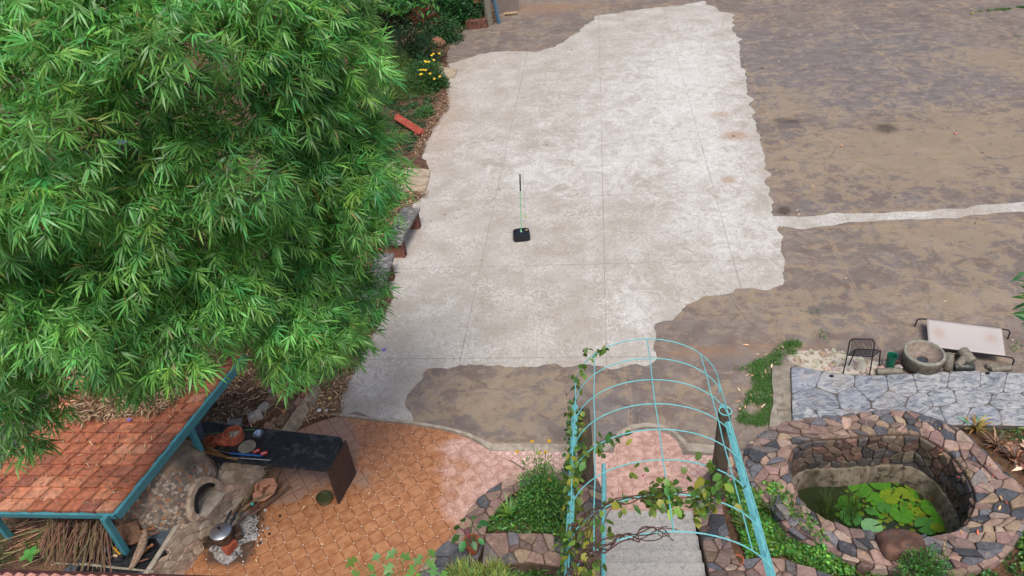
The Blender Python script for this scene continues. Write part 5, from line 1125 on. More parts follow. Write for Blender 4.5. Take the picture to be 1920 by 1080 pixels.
for f in (0, .08, .3, .5, .7):
    p = pb_.lerp(tp_, f); mb = MB(); mb.lathe(p, [(.014, -.02), (.026, 0), (.026, .02), (.014, .035)], 12); mb.build('joint', M['mint'], t_, smooth=True)
mb = MB(); mb.tube([pm, tp_], .016, 10); mb.build('foam_sleeve', M['blackp'], t_, smooth=True)
bl = tp_.lerp(pb_, .73)+Vector((.10, 0, 0)); mb = MB(); mb.tube([tp_, tp_+Vector((.05, 0, .005)), tp_+Vector((.055, 0, -.1)), bl], .0022, 5, col=srgb(70, 80, 70)); mb.build('string', M['vc'], t_)
mb = MB(); mb.blob(bl, (.056, .056, .056), 0, 0, 8, col=srgb(176, 196, 130)); 
mb.v = mb.v; o = mb.build('ball', M['vc'], t_, smooth=True)
# fallen flower, leaves on concrete
def flower(px, py, z, r, col, lab, n=5, P=None, name='fallen_flower', tiltv=None):
    c = Vector(P) if P is not None else G(px, py, z); ang = np.array([2*math.pi*k/n for k in range(n)]); d = np.stack([np.cos(ang), np.sin(ang), np.full(n, .35)], 1)
    o = leaves(name, M['petal'], np.repeat(np.array([c]), n, 0)+np.array([0, 0, .01]), d, np.tile([0, 0, 1.], (n, 1)), r, r*.8, np.tile(col, (n, 1)), T_OVAL); return tag(o, lab, 'flower')
flower(720, 657, .01, .05, (.3, .22, .8), 'fallen purple flower on the pale concrete near the bamboo')
# ================================================================== BENCHES
def bench(A_, B_, w, lab, legs, nm='stone_bench', two=True):
    """A_ far end, B_ near end of the right hand edge of the seat (world, z=.44)"""
    t_ = thing(nm, lab, 'bench', (A_.x/2+B_.x/2, A_.y/2+B_.y/2, 0), 'stone slab benches along the court'); d = (B_-A_).normalized(); s_ = Vector((d.y, -d.x, 0)); 
    if s_.x > 0: s_ = -s_
    L_ = (B_-A_).length; z = A_.z
    for o_, ww, part in ((0, w*.68, 'seat_slab'), (w*.70, w*.30, 'back_slab')) if two else ((0, w, 'seat_slab'),):
        P = [A_+s_*o_, B_+s_*o_, B_+s_*(o_+ww), A_+s_*(o_+ww)]; pj = jitter([(p.x, p.y) for p in P], .1, .012, ww*9); mb = MB(); mb.prism([(p.x, p.y) for p in pj], z-.07, z); ob = mb.build(part, M['benchstone'], t_, bevel=.006)
        me_ = ob.data
    for f in legs:
        c = A_+d*(L_*f)+s_*(w*.45); mb = MB(); hgt = z-.071; mb.box((c.x, c.y, hgt/2), (.16, w*.86, hgt), (d, s_, Z3)); lg = mb.build('brick_leg', M['brick'], t_)
        mb = MB()
        for r in range(4):
            for k in range(4): mb.box(Vector((c.x, c.y, 0))-s_*(w*.43+.001)+d*(-.055+k*.037)+Z3*(hgt*(r+.5)/4), (.022, .01, hgt/4*.5), (d, s_, Z3))
        mb.build('brick_holes', M['hole'], lg)
bA, bB = G(787, 389, .44), G(754, 452, .44); bench(bA, bB+(bB-bA).normalized()*.08, .40, 'longer dark stone bench on hollow bricks, clear of the bamboo', (.12, .9))
bA, bB = G(739, 474, .44), G(700, 590, .44); bench(bA, bB, .40, 'pale stone bench on hollow bricks, half hidden under the bamboo', (.16, .86), two=False)
mb = MB(); mb.blob(G(708, 468, .08), (.16, .14, .16), 2, .1, 8); tag(mb.build('clay_pot', M['clay'], smooth=True), 'small round red clay pot between the two benches', 'pot')
# culvert ramps and red plank
def ramp_(pts, lab, h=.06):
    P = [(p.x, p.y) for p in jitter([(q.x, q.y) for q in GP(pts, h)], .15, .02, 2)]; mb = MB(); mb.prism(P[::-1] if False else P, -.03, h); tag(mb.build('concrete_step', plain('step_concrete', srgb(172, 156, 134), .9, .2, 6, .4, .006, col2=srgb(150, 126, 104)), bevel=.01), lab, 'concrete step', 'concrete steps at the court edge')
ramp_([(640, 300), (690, 308), (760, 313), (805, 318), (797, 358), (750, 357), (700, 345), (640, 338)], 'larger worn concrete step bridging the garden edge behind the benches')
ramp_([(822, 122), (835, 126), (858, 128), (852, 144), (825, 144)], 'small concrete step beside the yellow flowered bush')
c = (G(762, 222, .16)+G(768, 228, .16))/2
RA, RB_, RC, RD = G(745, 212, .18), G(795, 243, .14), G(786, 252, .14), G(738, 222, .18)
t_ = thing('red_plank', 'orange red painted plank lying askew on the garden bank', 'plank', tuple(c)); mb = MB(); vs = [RA, RB_, RC, RD]; mb.add([v-Z3*.03 for v in vs]+vs, [(3, 2, 1, 0), (4, 5, 6, 7), (0, 1, 5, 4), (1, 2, 6, 5), (2, 3, 7, 6), (3, 0, 4, 7)]); mb.build('board', plain('orange_red_paint', srgb(160, 72, 54), .7, .25, 9, .2, .003, col2=srgb(168, 98, 78)), t_)
mb = MB(); mb.box((RB_+RC)/2-Vector((.08, -.08, .1)), (.3, .2, .12), jit=.02); mb.build('support_brick', M['brick'], t_)
# far corner: pole, planks, wood stack, bricks
pq = G(918, 47, 0); mb = MB(); mb.lathe(pq, [(.16, 0), (.15, 1.2), (.13, 3.4)], 16); tag(mb.build('concrete_post', M['greystone'], smooth=True), 'round grey concrete post at the far corner of the court', 'post')
mb = MB(); a, b = G(936, 44, 0), Vector(G(924, -30, 0)); a2 = Vector((pq.x+.1, pq.y+.3, 2.3)); mb.tube([a, a2], .085, 4, col=srgb(84, 112, 132)); tag(mb.build('blue_plank', M['vc']), 'blue painted plank leaning on the far concrete post', 'plank')
a = G(942, 30, 0); mb = MB(); mb.box((a.x+.3, a.y+.3, .9), (1.0, .08, 1.9), (Vector((.96, .2, 0)).normalized(), Vector((-.2, .96, .2)).normalized(), Vector((.1, -.2, 1)).normalized()), col=srgb(150, 138, 128)); tag(mb.build('leaning_board', M['wood']), 'weathered grey board leaning behind the far post', 'board')
mb = MB(); mb.tube([G(946, 26, .08), G(970, 24, .08)], .07, 6, col=srgb(170, 146, 120)); tag(mb.build('log', M['wood'], smooth=True), 'short pale log on the ground right of the leaning board', 'log')
wsn = 0
for r in range(7):
    for k in range(4):
        c = G(902-k*7, 30, 0); c = Vector((c.x, c.y+.4, .15+r*.22)); mb = MB(); L_ = random.uniform(.5, .9); an = random.gauss(0, .25)
        mb.box(c, (random.uniform(.2, .32), L_, random.uniform(.08, .18)), (Vector((math.cos(an), math.sin(an), 0)), Vector((-math.sin(an), math.cos(an), 0)), Z3), col=tuple(v*random.uniform(.6, 1.1) for v in srgb(150, 122, 100)), jit=.02); tag(mb.build('stacked_timber', M['wood']), '%s piece of cut timber from the post in the %s layer of the shaded stack' % (['first', 'second', 'third', 'fourth'][k], ['bottom', 'second', 'third', 'fourth', 'fifth', 'sixth', 'top'][r]), 'timber', 'timber stacked beside the far post')
for i, (x, y, w_, lab) in enumerate(((886, 46, .62, 'left red brown block at the foot of the timber stack'), (903, 44, .62, 'right red brown block at the foot of the timber stack'))):
    c = G(x, y, .15); mb = MB(); mb.box(c, (w_*.8, .35, .34), (Vector((.98, -.1, 0)), Vector((.1, .98, 0)), Z3), jit=.03); tag(mb.build('laterite_block', M['clay'] if False else plain('laterite', srgb(104, 70, 58), .95, .4, 8, .8, .02), bevel=.02), lab, 'block', 'blocks below the timber stack')
mb = MB(); mb.blob(G(818, 50, .2), (.9, .6, .45), 6, .3, 8); tag(mb.build('rock', M['brownrock'], smooth=True), 'brown rock among the far shrubs', 'rock')
mb = MB(); mb.blob(G(820, 82, .15), (.6, .5, .4), 8, .3, 8, col=srgb(150, 104, 80)); tag(mb.build('rock', M['stone'], smooth=True), 'orange tinted rock beside the dark green shrub', 'rock')
# small yellow fruit and litter on the court
for i, (x, y, r_, col, lab) in enumerate(((1823, 25, .07, srgb(150, 150, 60), 'yellow green fruit lying alone at the top right of the court'), (1792, 250, .05, srgb(196, 130, 110), 'small orange fruit on the court at right'), (1578, 273, .045, srgb(200, 150, 120), 'small orange fruit on the court nearer the pale slab'), (598, 770, .05, srgb(226, 226, 224), 'scrap of white plastic in the leaf litter'), (618, 747, .045, srgb(226, 206, 130), 'yellow fallen leaf in the leaf litter'), (612, 770, .05, srgb(190, 182, 170), 'grey scrap in the leaf litter'))):
    mb = MB(); mb.blob(G(x, y, .03 if i < 3 else .06), (r_*1.6, r_*1.3, r_*.9), i, .3, 6, col=col); tag(mb.build('fallen_fruit' if i < 3 else 'litter_scrap', M['vc'], smooth=True), lab, 'fruit' if i < 3 else 'litter')

# ================================================================== PLANTS
def ivec(n, dirv, spread): return norm(np.array(dirv)[None]+RNG.normal(size=(n, 3))*spread)
def cover(name, poly_px, z, n, size, col, lab, hgt=.12, kind='stuff', cat='ground cover', tmpl=T_OVAL, wr=.62, spread=.55, vb=.4, mat='leaf', cl=0, world=None):
    P = world or [(p.x, p.y) for p in GP(poly_px, z)]; xy = scatter(P, n)
    if cl:
        seeds = scatter(P, cl); keep = []; d = np.min(np.linalg.norm(xy[:, None]-seeds[None], axis=2), 1); xy = xy[RNG.random(n) < np.exp(-(d/.14)**2)+.12]
        n = len(xy)
    hh = np.array([noise.noise(Vector((x*3, y*3, 1))) for x, y in xy]); zz = z+hgt*(.55+.9*hh)*RNG.uniform(.25, 1, n)
    pos = np.concatenate([xy, zz[:, None]], 1); a = RNG.uniform(0, 6.283, n); d = np.stack([np.cos(a), np.sin(a), RNG.normal(.1, .35, n)], 1); nn = ivec(n, (0, -.15, 1), spread)
    L_ = size*RNG.uniform(.6, 1.25, n); o = leaves(name, M[mat], pos, d, nn, L_, L_*wr, greens(n, col, vb=vb)*(1+.5*hh)[:, None], tmpl, None, kind); tag(o, lab, cat); return o
def bush(name, c, rad, n, size, col, lab, cat='shrub', tmpl=T_OVAL, wr=.5, grp=None, stems=7, vb=.35, down=0.0, mat='leaf', lump=.35, stemcol=None, yr=1.0):
    c = Vector(c); t_ = thing(name, lab, cat, tuple(c), grp); u = rvec(n); u[:, 2] = np.abs(u[:, 2]); r = RNG.random(n)**.45
    lp = np.array([1+lump*noise.noise(Vector(x*2.2)+c*3)+lump*.6*noise.noise(Vector(x*5)+c) for x in u]); cen = np.array([c.x, c.y, c.z])
    pos = cen+u*np.array([rad[0], rad[1], rad[2]])*(r*lp)[:, None]; d = norm(u+RNG.normal(size=(n, 3))*.55+np.array([0, 0, -down])); nn = norm(u*.5+np.array([0, 0, .8])+RNG.normal(size=(n, 3))*.5)
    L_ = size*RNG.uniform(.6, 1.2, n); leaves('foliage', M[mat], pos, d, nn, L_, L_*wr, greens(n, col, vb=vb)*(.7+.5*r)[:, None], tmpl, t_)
    mb = MB()
    for k in range(stems):
        v = u[k*3 % n]; e = c+Vector((v[0]*rad[0]*.8, v[1]*rad[1]*.8, v[2]*rad[2]*.9+.03)); mb.tube([c-Vector((0, 0, .04)), c.lerp(e, .5)+Vector((0, 0, rad[2]*.12)), e], [max(.004, rad[2]*.022), max(.003, rad[2]*.015), .003], 5, col=stemcol or srgb(98, 84, 60))
    mb.build('stem', M['wood'], t_); return t_
GR = (.07, .18, .035); GR2 = (.10, .22, .04); DK = (.03, .085, .025)
# ground cover right of the stairs and along the pond
cover('ground_cover', [(1360, 900), (1380, 888), (1430, 892), (1465, 935), (1500, 985), (1545, 1030), (1600, 1050), (1600, 1080), (1560, 1080), (1500, 1060), (1470, 1045), (1400, 1045), (1385, 1000), (1368, 950)], .17, 6500, .06, (.09, .23, .035), 'dense bright green ground cover between the stairs and the pond wall', .16)
cover('ground_cover', [(1540, 1040), (1620, 1052), (1700, 1062), (1790, 1068), (1860, 1050), (1910, 1010), (1940, 960), (2000, 960), (2000, 1140), (1500, 1140), (1500, 1070)], .14, 7000, .055, (.065, .15, .03), 'darker loose ground cover in front of the pond wall', .14, cl=60, vb=.5)
cover('ground_cover', [(1430, 905), (1450, 935), (1500, 990), (1540, 1018), (1560, 1010), (1520, 965), (1480, 925), (1450, 900)], .33, 300, .055, GR2, 'creeping stems of ground cover spilling over the pond cap', .04, cl=10)
cover('ground_cover', [(912, 1000), (915, 965), (940, 935), (965, 918), (1000, 915), (1060, 920), (1100, 940), (1100, 1010), (1040, 1008), (1000, 1000)], .22, 2600, .05, GR, 'mixed green ground cover inside the stone planter', .12)
cover('ground_cover', [(905, 1066), (1050, 1064), (1060, 1110), (880, 1120)], .05, 1500, .05, GR, 'green plants below the front of the stone planter', .12)
def tuft(name, px, py, z, n, h, w, col, lab, cat='plant', grp=None, bend=.9, droop=.35, mat='leaf'):
    c = G(px, py, z); return blades(name, [(c.x, c.y)], c.z, h, w, n, .06, col, lab, cat, grp, mat, droop=droop, bend=bend)
# bromeliads / purple stemmed tufts in the ground cover
tuft('leafy_tuft', 1445, 962, .2, 22, .26, .03, (.10, .14, .04), 'strappy tuft with purple base in the ground cover, nearest the pond', grp='strappy tufts in the ground cover')
tuft('leafy_tuft', 1400, 990, .2, 20, .24, .03, (.12, .16, .04), 'strappy tuft with purple base just right of the trellis rod', grp='strappy tufts in the ground cover')
tuft('variegated_plant', 1828, 806, .02, 34, .30, .035, (.34, .27, .10), 'cream and brown striped leaf plant at the upper right of the pond wall', bend=1.3)
tuft('variegated_plant', 1868, 838, .02, 34, .28, .03, (.26, .16, .10), 'reddish brown dry leaf plant right of the pond wall', bend=1.4)
tuft('variegated_plant', 1900, 862, .02, 30, .28, .03, (.22, .12, .08), 'brown withered plant at the right edge by the pond', bend=1.4)
cover('weeds', [(1850, 805), (2000, 805), (2000, 920), (1925, 900), (1880, 850)], .01, 900, .05, (.09, .14, .04), 'thin weeds between the flagstone path and the pond wall at right', .06, cl=14)
bush('small_shrub', G(1728, 1078, .3), (.30, .25, .42), 2200, .030, (.07, .2, .04), 'small fine leaved shrub in front of the boulder', wr=.6)
bush('small_shrub', G(1530, 1066, .2), (.2, .2, .26), 700, .035, (.12, .28, .05), 'bright green small shrub left of the boulder', wr=.45)
# marigold bush
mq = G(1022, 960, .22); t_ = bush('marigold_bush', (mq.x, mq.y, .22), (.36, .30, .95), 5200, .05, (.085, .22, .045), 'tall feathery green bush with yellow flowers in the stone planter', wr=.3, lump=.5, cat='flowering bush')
for i, (x, y, z) in enumerate(((1030, 900, .85), (1023, 848, 1.1), (1011, 850, 1.05), (998, 828, 1.2), (1030, 827, 1.2), (970, 847, 1.1))):
    p = G(x, y, z); mb = MB(); n = 8; fl_ = leaves('flower', M['petal'], np.repeat(np.array([p]), n, 0), np.array([(math.cos(a), math.sin(a), .25) for a in np.arange(n)*2*math.pi/n]), np.tile([0, 0, 1.], (n, 1)), .03, .028, np.tile((.85, .50, .02), (n, 1)), T_OVAL)
    fl_.parent = t_; fl_.location = -Vector(t_.location)+Vector((0, 0, 0))
    mb.tube([(mq.x+(p.x-mq.x)*.5, mq.y+(p.y-mq.y)*.5, .7), (p.x, p.y, p.z)], .0028, 4, col=srgb(80, 120, 60)); mb.build('flower_stalk', M['vc'], t_)
sl_ = tuft('lily_clump', 958, 972, .24, 26, .36, .045, (.12, .26, .05), 'clump of broad strappy light green leaves in the planter', bend=.8)
tuft('lily_clump', 1078, 985, .24, 20, .4, .05, (.05, .13, .035), 'dark green strappy clump at the foot of the trellis', bend=.9)
tuft('lily_clump', 1010, 1075, .1, 20, .26, .03, (.07, .17, .04), 'green strappy clump below the planter wall', bend=.9)
tuft('leafy_tuft', 1050, 965, .24, 14, .36, .06, (.035, .10, .04), 'big dark lance leaved plant behind the marigold bush', bend=.9)
# potted plant
def pot(px, py, z, r, h, lab, plant=True):
    c = G(px, py, z); t_ = thing('potted_plant' if plant else 'empty_pot', lab, 'potted plant' if plant else 'pot', tuple(c)); mb = MB(); mb.lathe(c, [(r*.68, 0), (r*.95, h*.82), (r*1.04, h*.83), (r*1.06, h), (r*.93, h), (r*.88, h*.85), (.01, h*.84)], 28); mb.build('pot', M['clay'] if plant else M['potor'], t_, smooth=True)
    mb = MB(); mb.lathe(c, [(r*.88, h*.86), (r*.4, h*.9), (.01, h*.9)], 20); mb.build('soil', M['soil'], t_)
    if plant:
        n = 9; a = np.array([.3, 1.2, 2.0, 2.7, 3.5, 4.2, 5.0, 5.6, .8]); ln = np.array([.17, .13, .14, .12, .15, .16, .13, .11, .1]); base = np.tile(np.array([c.x, c.y, c.z+h]), (n, 1)); off = np.stack([np.cos(a)*.13, np.sin(a)*.13, np.linspace(.28, .12, n)], 1)
        leaves('foliage', M['leaf'], base+off, np.stack([np.cos(a), np.sin(a), -.5+0*a], 1), np.stack([np.cos(a)*.3, np.sin(a)*.3-.2, 1+0*a], 1), ln, ln*.62, greens(n, (.05, .17, .04), vb=.3), T_OVAL, t_)
        mb = MB(); 
        for k in range(n): mb.tube([c+Vector((0, 0, h*.9)), Vector(base[k]+off[k]*.6)+Vector((0, 0, .03)), Vector(base[k]+off[k])], .004, 5, col=srgb(150, 40, 90) if k in (2, 3) else srgb(90, 120, 60))
        mb.build('stem', M['vc'], t_)
M['potor'] = plain('orange_clay', srgb(196, 112, 76), .8, .2, 14, .3, .003)
pot(887, 1032, .36, .105, .2, 'red clay pot with a heart leaved plant standing on the planter wall')
pot(1382, 1058, .36, .07, .1, 'small empty orange clay pot on the bed edge right of the stairs', False)
# fountain grass bush and hibiscus at the bottom
P_ = [(p.x, p.y) for p in (G(random.uniform(840, 960), random.uniform(1065, 1120), .35) for _ in range(70))]
blades('feathery_grass', P_, .30, .22, .010, 26, .12, (.26, .34, .09), 'pale yellow green feathery grass bush below the flower pot', 'grass bush', kind='stuff', bend=.8)
hq = G(745, 1110, 1.2); t_ = thing('hibiscus_plant', 'broad lobed light green leaves of a tall plant at the bottom edge', 'plant', (hq.x, hq.y, 0))
T_LOBE = (np.array([(0, 0, 0), (.05, -.55, 0), (.32, -.30, .02), (.42, -.98, -.04), (.58, -.34, .02), (1.0, 0, -.10), (.58, .34, .02), (.42, .98, -.04), (.32, .30, .02), (.05, .55, 0), (.42, 0, -.03)]),
          [(10, 0, 1, 2), (10, 2, 3, 4), (10, 4, 5), (10, 5, 6), (10, 6, 7, 8), (10, 8, 9, 0)])
LP = [(668, 1046), (690, 1058), (712, 1040), (735, 1056), (752, 1040), (772, 1058), (790, 1040), (806, 1030), (815, 1062), (700, 1075), (760, 1078), (742, 1030), (785, 1074), (660, 1070), (725, 1072), (800, 1050), (650, 1084), (835, 1070)]
pp = np.array([G(x, y, random.uniform(1.0, 1.35)) for x, y in LP]); a = RNG.uniform(-2.8, -.3, len(LP))
leaves('foliage', M['leaf'], pp, np.stack([np.cos(a), np.sin(a), -.25+0*a], 1), ivec(len(LP), (0, -.3, 1), .25), .17*RNG.uniform(.7, 1.1, len(LP)), .17*RNG.uniform(.75, 1.1, len(LP)), greens(len(LP), (.14, .33, .07), vb=.2), T_LOBE, t_)
mb = MB(); 
for p in pp: mb.tube([(hq.x, hq.y, .3), (hq.x*.5+p[0]*.5, hq.y*.5+p[1]*.5-.05, .85), p], .004, 5, col=srgb(110, 130, 70))
mb.build('stem', M['vc'], t_)
# grass strip and small weeds in the court
gp = [(p[0], p[1]) for p in scatter([(q.x, q.y) for q in GP([(1400, 688), (1440, 668), (1478, 640), (1502, 640), (1496, 660), (1450, 692), (1452, 730), (1448, 790), (1420, 800), (1382, 792), (1392, 760), (1412, 728), (1412, 700), (1376, 692)])], 900)]
gp = [p for p in gp if noise.noise(Vector((p[0]*3.2, p[1]*3.2, 4))) > -.26]
blades('grass_strip', gp, .004, .055, .006, 12, .12, (.085, .21, .04), 'strip of short green grass growing in the court left of the flagstones', 'grass', kind='stuff', bend=1.4)
for i, (x, y, n, lab) in enumerate(((1540, 628, 14, 'small grass tuft in the court above the rubble'), (1527, 588, 10, 'tiny dry grass tuft alone in the middle of the brown court'), (1425, 130, 8, 'tiny weed in the brown court beside the pale slab'), (1905, 652, 12, 'small weed at the right edge behind the cot'), (1900, 16, 60, 'thin patch of grass at the top right corner'), (1907, 68, 16, 'small weed near the top right edge'))):
    c = G(x, y, 0); k = 6 if i == 4 else 1
    ob_ = blades('weed_tuft', [(c.x+random.uniform(-.1, .1)*(k*2), c.y+random.uniform(-.1, .1)) for _ in range(k*3)] if k > 1 else [(c.x, c.y)], .005, .08, .008, n if k > 1 else n*3, .2 if k > 1 else .35, (.09, .2, .045), lab, 'weed', bend=1.3)
    if k > 1: ob_['kind'] = 'stuff'; ob_.name = 'grass_patch'; ob_['category'] = 'grass'
# dry leaves scattered
def dryleaves(name, poly, z, n, L0, lab, cols, wr=.14, hgt=.05, group=None, world=None, kind='stuff', zf=None):
    P = world or [(p.x, p.y) for p in GP(poly, z)]; xy = scatter(P, n); zz = (zf(xy) if zf else z)+RNG.uniform(.0, hgt, n); a = RNG.uniform(0, 6.283, n); d = np.stack([np.cos(a), np.sin(a), RNG.normal(0, .22, n)], 1)
    cc = np.array(cols)[RNG.integers(0, len(cols), n)]*np.exp(RNG.normal(0, .25, (n, 1))); L_ = L0*RNG.uniform(.5, 1.3, n)
    o = leaves(name, M['litter'], np.concatenate([xy, zz[:, None]], 1), d, ivec(n, (0, 0, 1), .45), L_, L_*wr, cc, T_BAM, None, kind); return tag(o, lab, 'leaf litter')
TAN = [srgb(176, 146, 112), srgb(150, 120, 90), srgb(196, 172, 140), srgb(120, 92, 70), srgb(98, 76, 60)]
dryleaves('leaf_litter', [(560, 790), (640, 775), (642, 735), (690, 640), (700, 600), (640, 600), (590, 680), (575, 730), (545, 760)], .03, 5200, .12, 'thick litter of dry bamboo leaves between the wall and the pale concrete', TAN)
dryleaves('leaf_litter', [(400, 800), (470, 800), (560, 735), (590, 650), (560, 560), (380, 560), (300, 700)], TZ, 5200, .12, 'dry bamboo leaf litter behind the counter under the bamboo', TAN+[srgb(84, 66, 52)])
dryleaves('leaf_litter', [(-80, 1000), (-80, 700), (150, 600), (260, 640), (200, 740), (110, 840), (40, 900)], TZ, 8000, .13, 'brown bamboo leaf litter on the ground left of the tiled roof', TAN)
dryleaves('leaf_litter', [(690, 520), (735, 480), (745, 400), (790, 372), (760, 366), (700, 420), (640, 520), (640, 620), (690, 600)], .03, 2600, .12, 'leaf litter round the benches', TAN)
dryleaves('leaf_litter', [(745, 372), (800, 370), (800, 355), (760, 358), (700, 350), (690, 372)], .03, 700, .1, 'leaf litter beside the larger concrete step', TAN)
dryleaves('leaf_litter', [(770, 290), (792, 290), (812, 245), (842, 200), (838, 170), (815, 200), (790, 250)], .03, 1300, .12, 'dry leaves along the far left edge of the slab', [srgb(150, 116, 92), srgb(176, 150, 120), srgb(110, 82, 64)])
dryleaves('leaf_litter', [(1395, 640), (1500, 650), (1480, 690), (1455, 790), (1400, 800), (1370, 760)], .01, 40, .09, 'single dry leaves scattered round the grass strip', [srgb(206, 180, 146), srgb(196, 150, 116)], .3, .02)
dryleaves('leaf_litter', [(660, 560), (1440, 560), (1440, 60), (860, 110), (700, 600)], .014, 60, .09, 'few dry leaves blown over the pale slab', [srgb(120, 92, 74), srgb(96, 80, 70)], .25, .01)
dryleaves('leaf_litter', [(1450, 60), (1920, 40), (1920, 660), (1500, 620)], .01, 60, .09, 'few dry leaves scattered on the brown court', [srgb(206, 186, 156), srgb(190, 150, 120), srgb(90, 70, 56)], .25, .01)
dryleaves('leaf_litter', [(480, 800), (1000, 900), (900, 960), (470, 1060)], .02, 46, .05, 'few crumbs of leaf on the orange tiles', [srgb(90, 60, 46), srgb(206, 180, 140)], .35, .01)
dryleaves('leaf_litter', [(1860, 830), (2000, 820), (2000, 960), (1930, 900)], .02, 600, .14, 'pale dry leaves on the bed right of the pond', [srgb(196, 164, 140), srgb(170, 120, 100), srgb(120, 80, 66)], .3)
dryleaves('leaf_litter', [(1480, 820), (1720, 780), (1900, 900), (1900, 1000), (1800, 1060), (1600, 1040), (1800, 990), (1800, 880), (1700, 800)], RZ+.01, 26, .09, 'yellow and red dry leaves lying on the pond cap', [srgb(206, 166, 110), srgb(170, 90, 70)], .35, .02)
# litter on the roof
def roofz(xy):
    out = []
    for x, y in xy:
        n_ = upn; out.append(BR.z-((x-BR.x)*n_.x+(y-BR.y)*n_.y)/n_.z+.05)
    return np.array(out)
ra, rb, rc, rd = [BL.lerp(BR, u).lerp(TL.lerp(TR, u), v) for u, v in ((.20, .50), (.80, .56), (.95, 1), (.05, 1))]
dryleaves('roof_litter', None, 0, 5200, .12, 'mat of dry bamboo leaves lying on the upper part of the tiled roof', TAN, hgt=.09, world=[(p.x, p.y) for p in (ra, rb, rc, rd)], zf=roofz)
ra, rb, rc, rd = [BL.lerp(BR, u).lerp(TL.lerp(TR, u), v) for u, v in ((.02, .02), (.97, .02), (.95, .62), (.03, .62))]
dryleaves('roof_litter', None, 0, 420, .09, 'single dry leaves scattered over the lower tiled roof', TAN+[srgb(70, 56, 48)], hgt=.01, world=[(p.x, p.y) for p in (ra, rb, rc, rd)], zf=roofz)
# terrace greens
cover('weeds', [(-40, 1080), (-40, 960), (60, 990), (130, 1000), (125, 1040), (60, 1060)], TZ, 1500, .05, (.06, .12, .03), 'weeds on the ground left of the stalk heap', .08, tmpl=T_BLADE, wr=.2, cl=14)
hp_ = G(65, 1050, TZ+.1); n = 5; a = np.array([.4, 1.5, 2.6, 3.8, 5.2]); tag(leaves('seedling', M['leaf'], np.tile([hp_.x, hp_.y, TZ+.22], (n, 1)), np.stack([np.cos(a), np.sin(a), .1+0*a], 1), np.tile([0, -.2, 1.], (n, 1)), .14, .08, greens(n, (.14, .36, .06), vb=.1), T_OVAL), 'bright green broad leaved seedling at the bottom left', 'seedling')
# upper left garden strip
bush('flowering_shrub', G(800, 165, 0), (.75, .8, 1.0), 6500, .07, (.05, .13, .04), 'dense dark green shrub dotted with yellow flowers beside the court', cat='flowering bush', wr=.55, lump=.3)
fs_ = D.objects['flowering_shrub']
for i in range(16):
    x, y = random.choice([(random.uniform(790, 825), random.uniform(100, 118)), (random.uniform(788, 800), random.uniform(130, 140)), (random.uniform(800, 828), random.uniform(120, 150))]); p = GD(x, y, (G(800, 165, 0)-Vector((0, 0, CH))).length-1.0-(165-y)*.004)
    mb = MB(); mb.blob(p, (.09, .09, .05), i, .2, 4, col=(.8, .55, .03)); mb.build('flower', M['vc'], fs_)
bush('dark_shrub', G(770, 120, 0), (1.2, 1.0, 1.3), 6000, .10, (.025, .08, .03), 'dark bluish green shrub behind the yellow flowered one', wr=.35)
bush('dark_shrub', G(825, 78, 0), (.9, .8, 1.1), 4500, .12, (.03, .1, .03), 'dark green shrub with drooping leaves at the bend of the court edge', wr=.28, down=.6)
bush('feathery_shrub', G(735, 140, 0), (1.1, 1.0, .8), 8000, .12, (.12, .21, .05), 'light green feathery shrub, farther one beside the bamboo', tmpl=T_BLADE, wr=.06, grp='feathery shrubs')
bush('feathery_shrub', G(760, 175, 0), (1.2, .9, .7), 8000, .12, (.11, .2, .05), 'light green feathery shrub, nearer one right of the strappy clump', tmpl=T_BLADE, wr=.06, grp='feathery shrubs')
bush('feathery_shrub', G(722, 165, 0), (.8, .9, .8), 5000, .12, (.09, .18, .05), 'feathery shrub touching the bamboo edge', tmpl=T_BLADE, wr=.06, grp='feathery shrubs')
tuft('lily_clump', 728, 198, .03, 40, .7, .07, (.11, .24, .05), 'strappy bright green clump in the bank above the red plank', bend=1.0)
cover('weeds', [(700, 330), (775, 285), (800, 230), (825, 180), (760, 180), (690, 190)], .03, 9000, .07, (.05, .11, .04), 'low weeds covering the garden bank round the red plank', .1, cl=60)
cover('weeds', [(690, 372), (745, 362), (740, 400), (700, 440)], .03, 1200, .06, (.06, .12, .04), 'weeds behind the longer bench', .1, cl=14)
bush('small_shrub', G(795, 218, 0), (.4, .4, .3), 900, .06, (.07, .18, .05), 'small green weed clump right of the red plank')
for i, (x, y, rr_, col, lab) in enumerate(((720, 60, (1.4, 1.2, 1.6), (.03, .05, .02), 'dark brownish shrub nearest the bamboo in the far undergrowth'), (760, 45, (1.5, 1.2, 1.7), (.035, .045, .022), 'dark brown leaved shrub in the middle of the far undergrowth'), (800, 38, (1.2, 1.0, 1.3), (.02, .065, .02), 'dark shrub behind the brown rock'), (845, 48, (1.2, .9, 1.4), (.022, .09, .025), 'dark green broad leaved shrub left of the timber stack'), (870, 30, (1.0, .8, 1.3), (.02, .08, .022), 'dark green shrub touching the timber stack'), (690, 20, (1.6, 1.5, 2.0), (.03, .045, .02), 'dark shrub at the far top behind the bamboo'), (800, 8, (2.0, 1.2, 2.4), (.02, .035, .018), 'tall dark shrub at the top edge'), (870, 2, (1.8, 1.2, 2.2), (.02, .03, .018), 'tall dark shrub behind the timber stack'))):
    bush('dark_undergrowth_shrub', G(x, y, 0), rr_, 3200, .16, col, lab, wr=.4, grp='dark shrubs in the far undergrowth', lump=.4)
bush('red_leaved_plant', G(797, 36, .9), (.5, .5, .4), 140, .3, (.14, .03, .018), 'red leaved plant in the dark undergrowth', tmpl=T_BLADE, wr=.14, cat='plant')
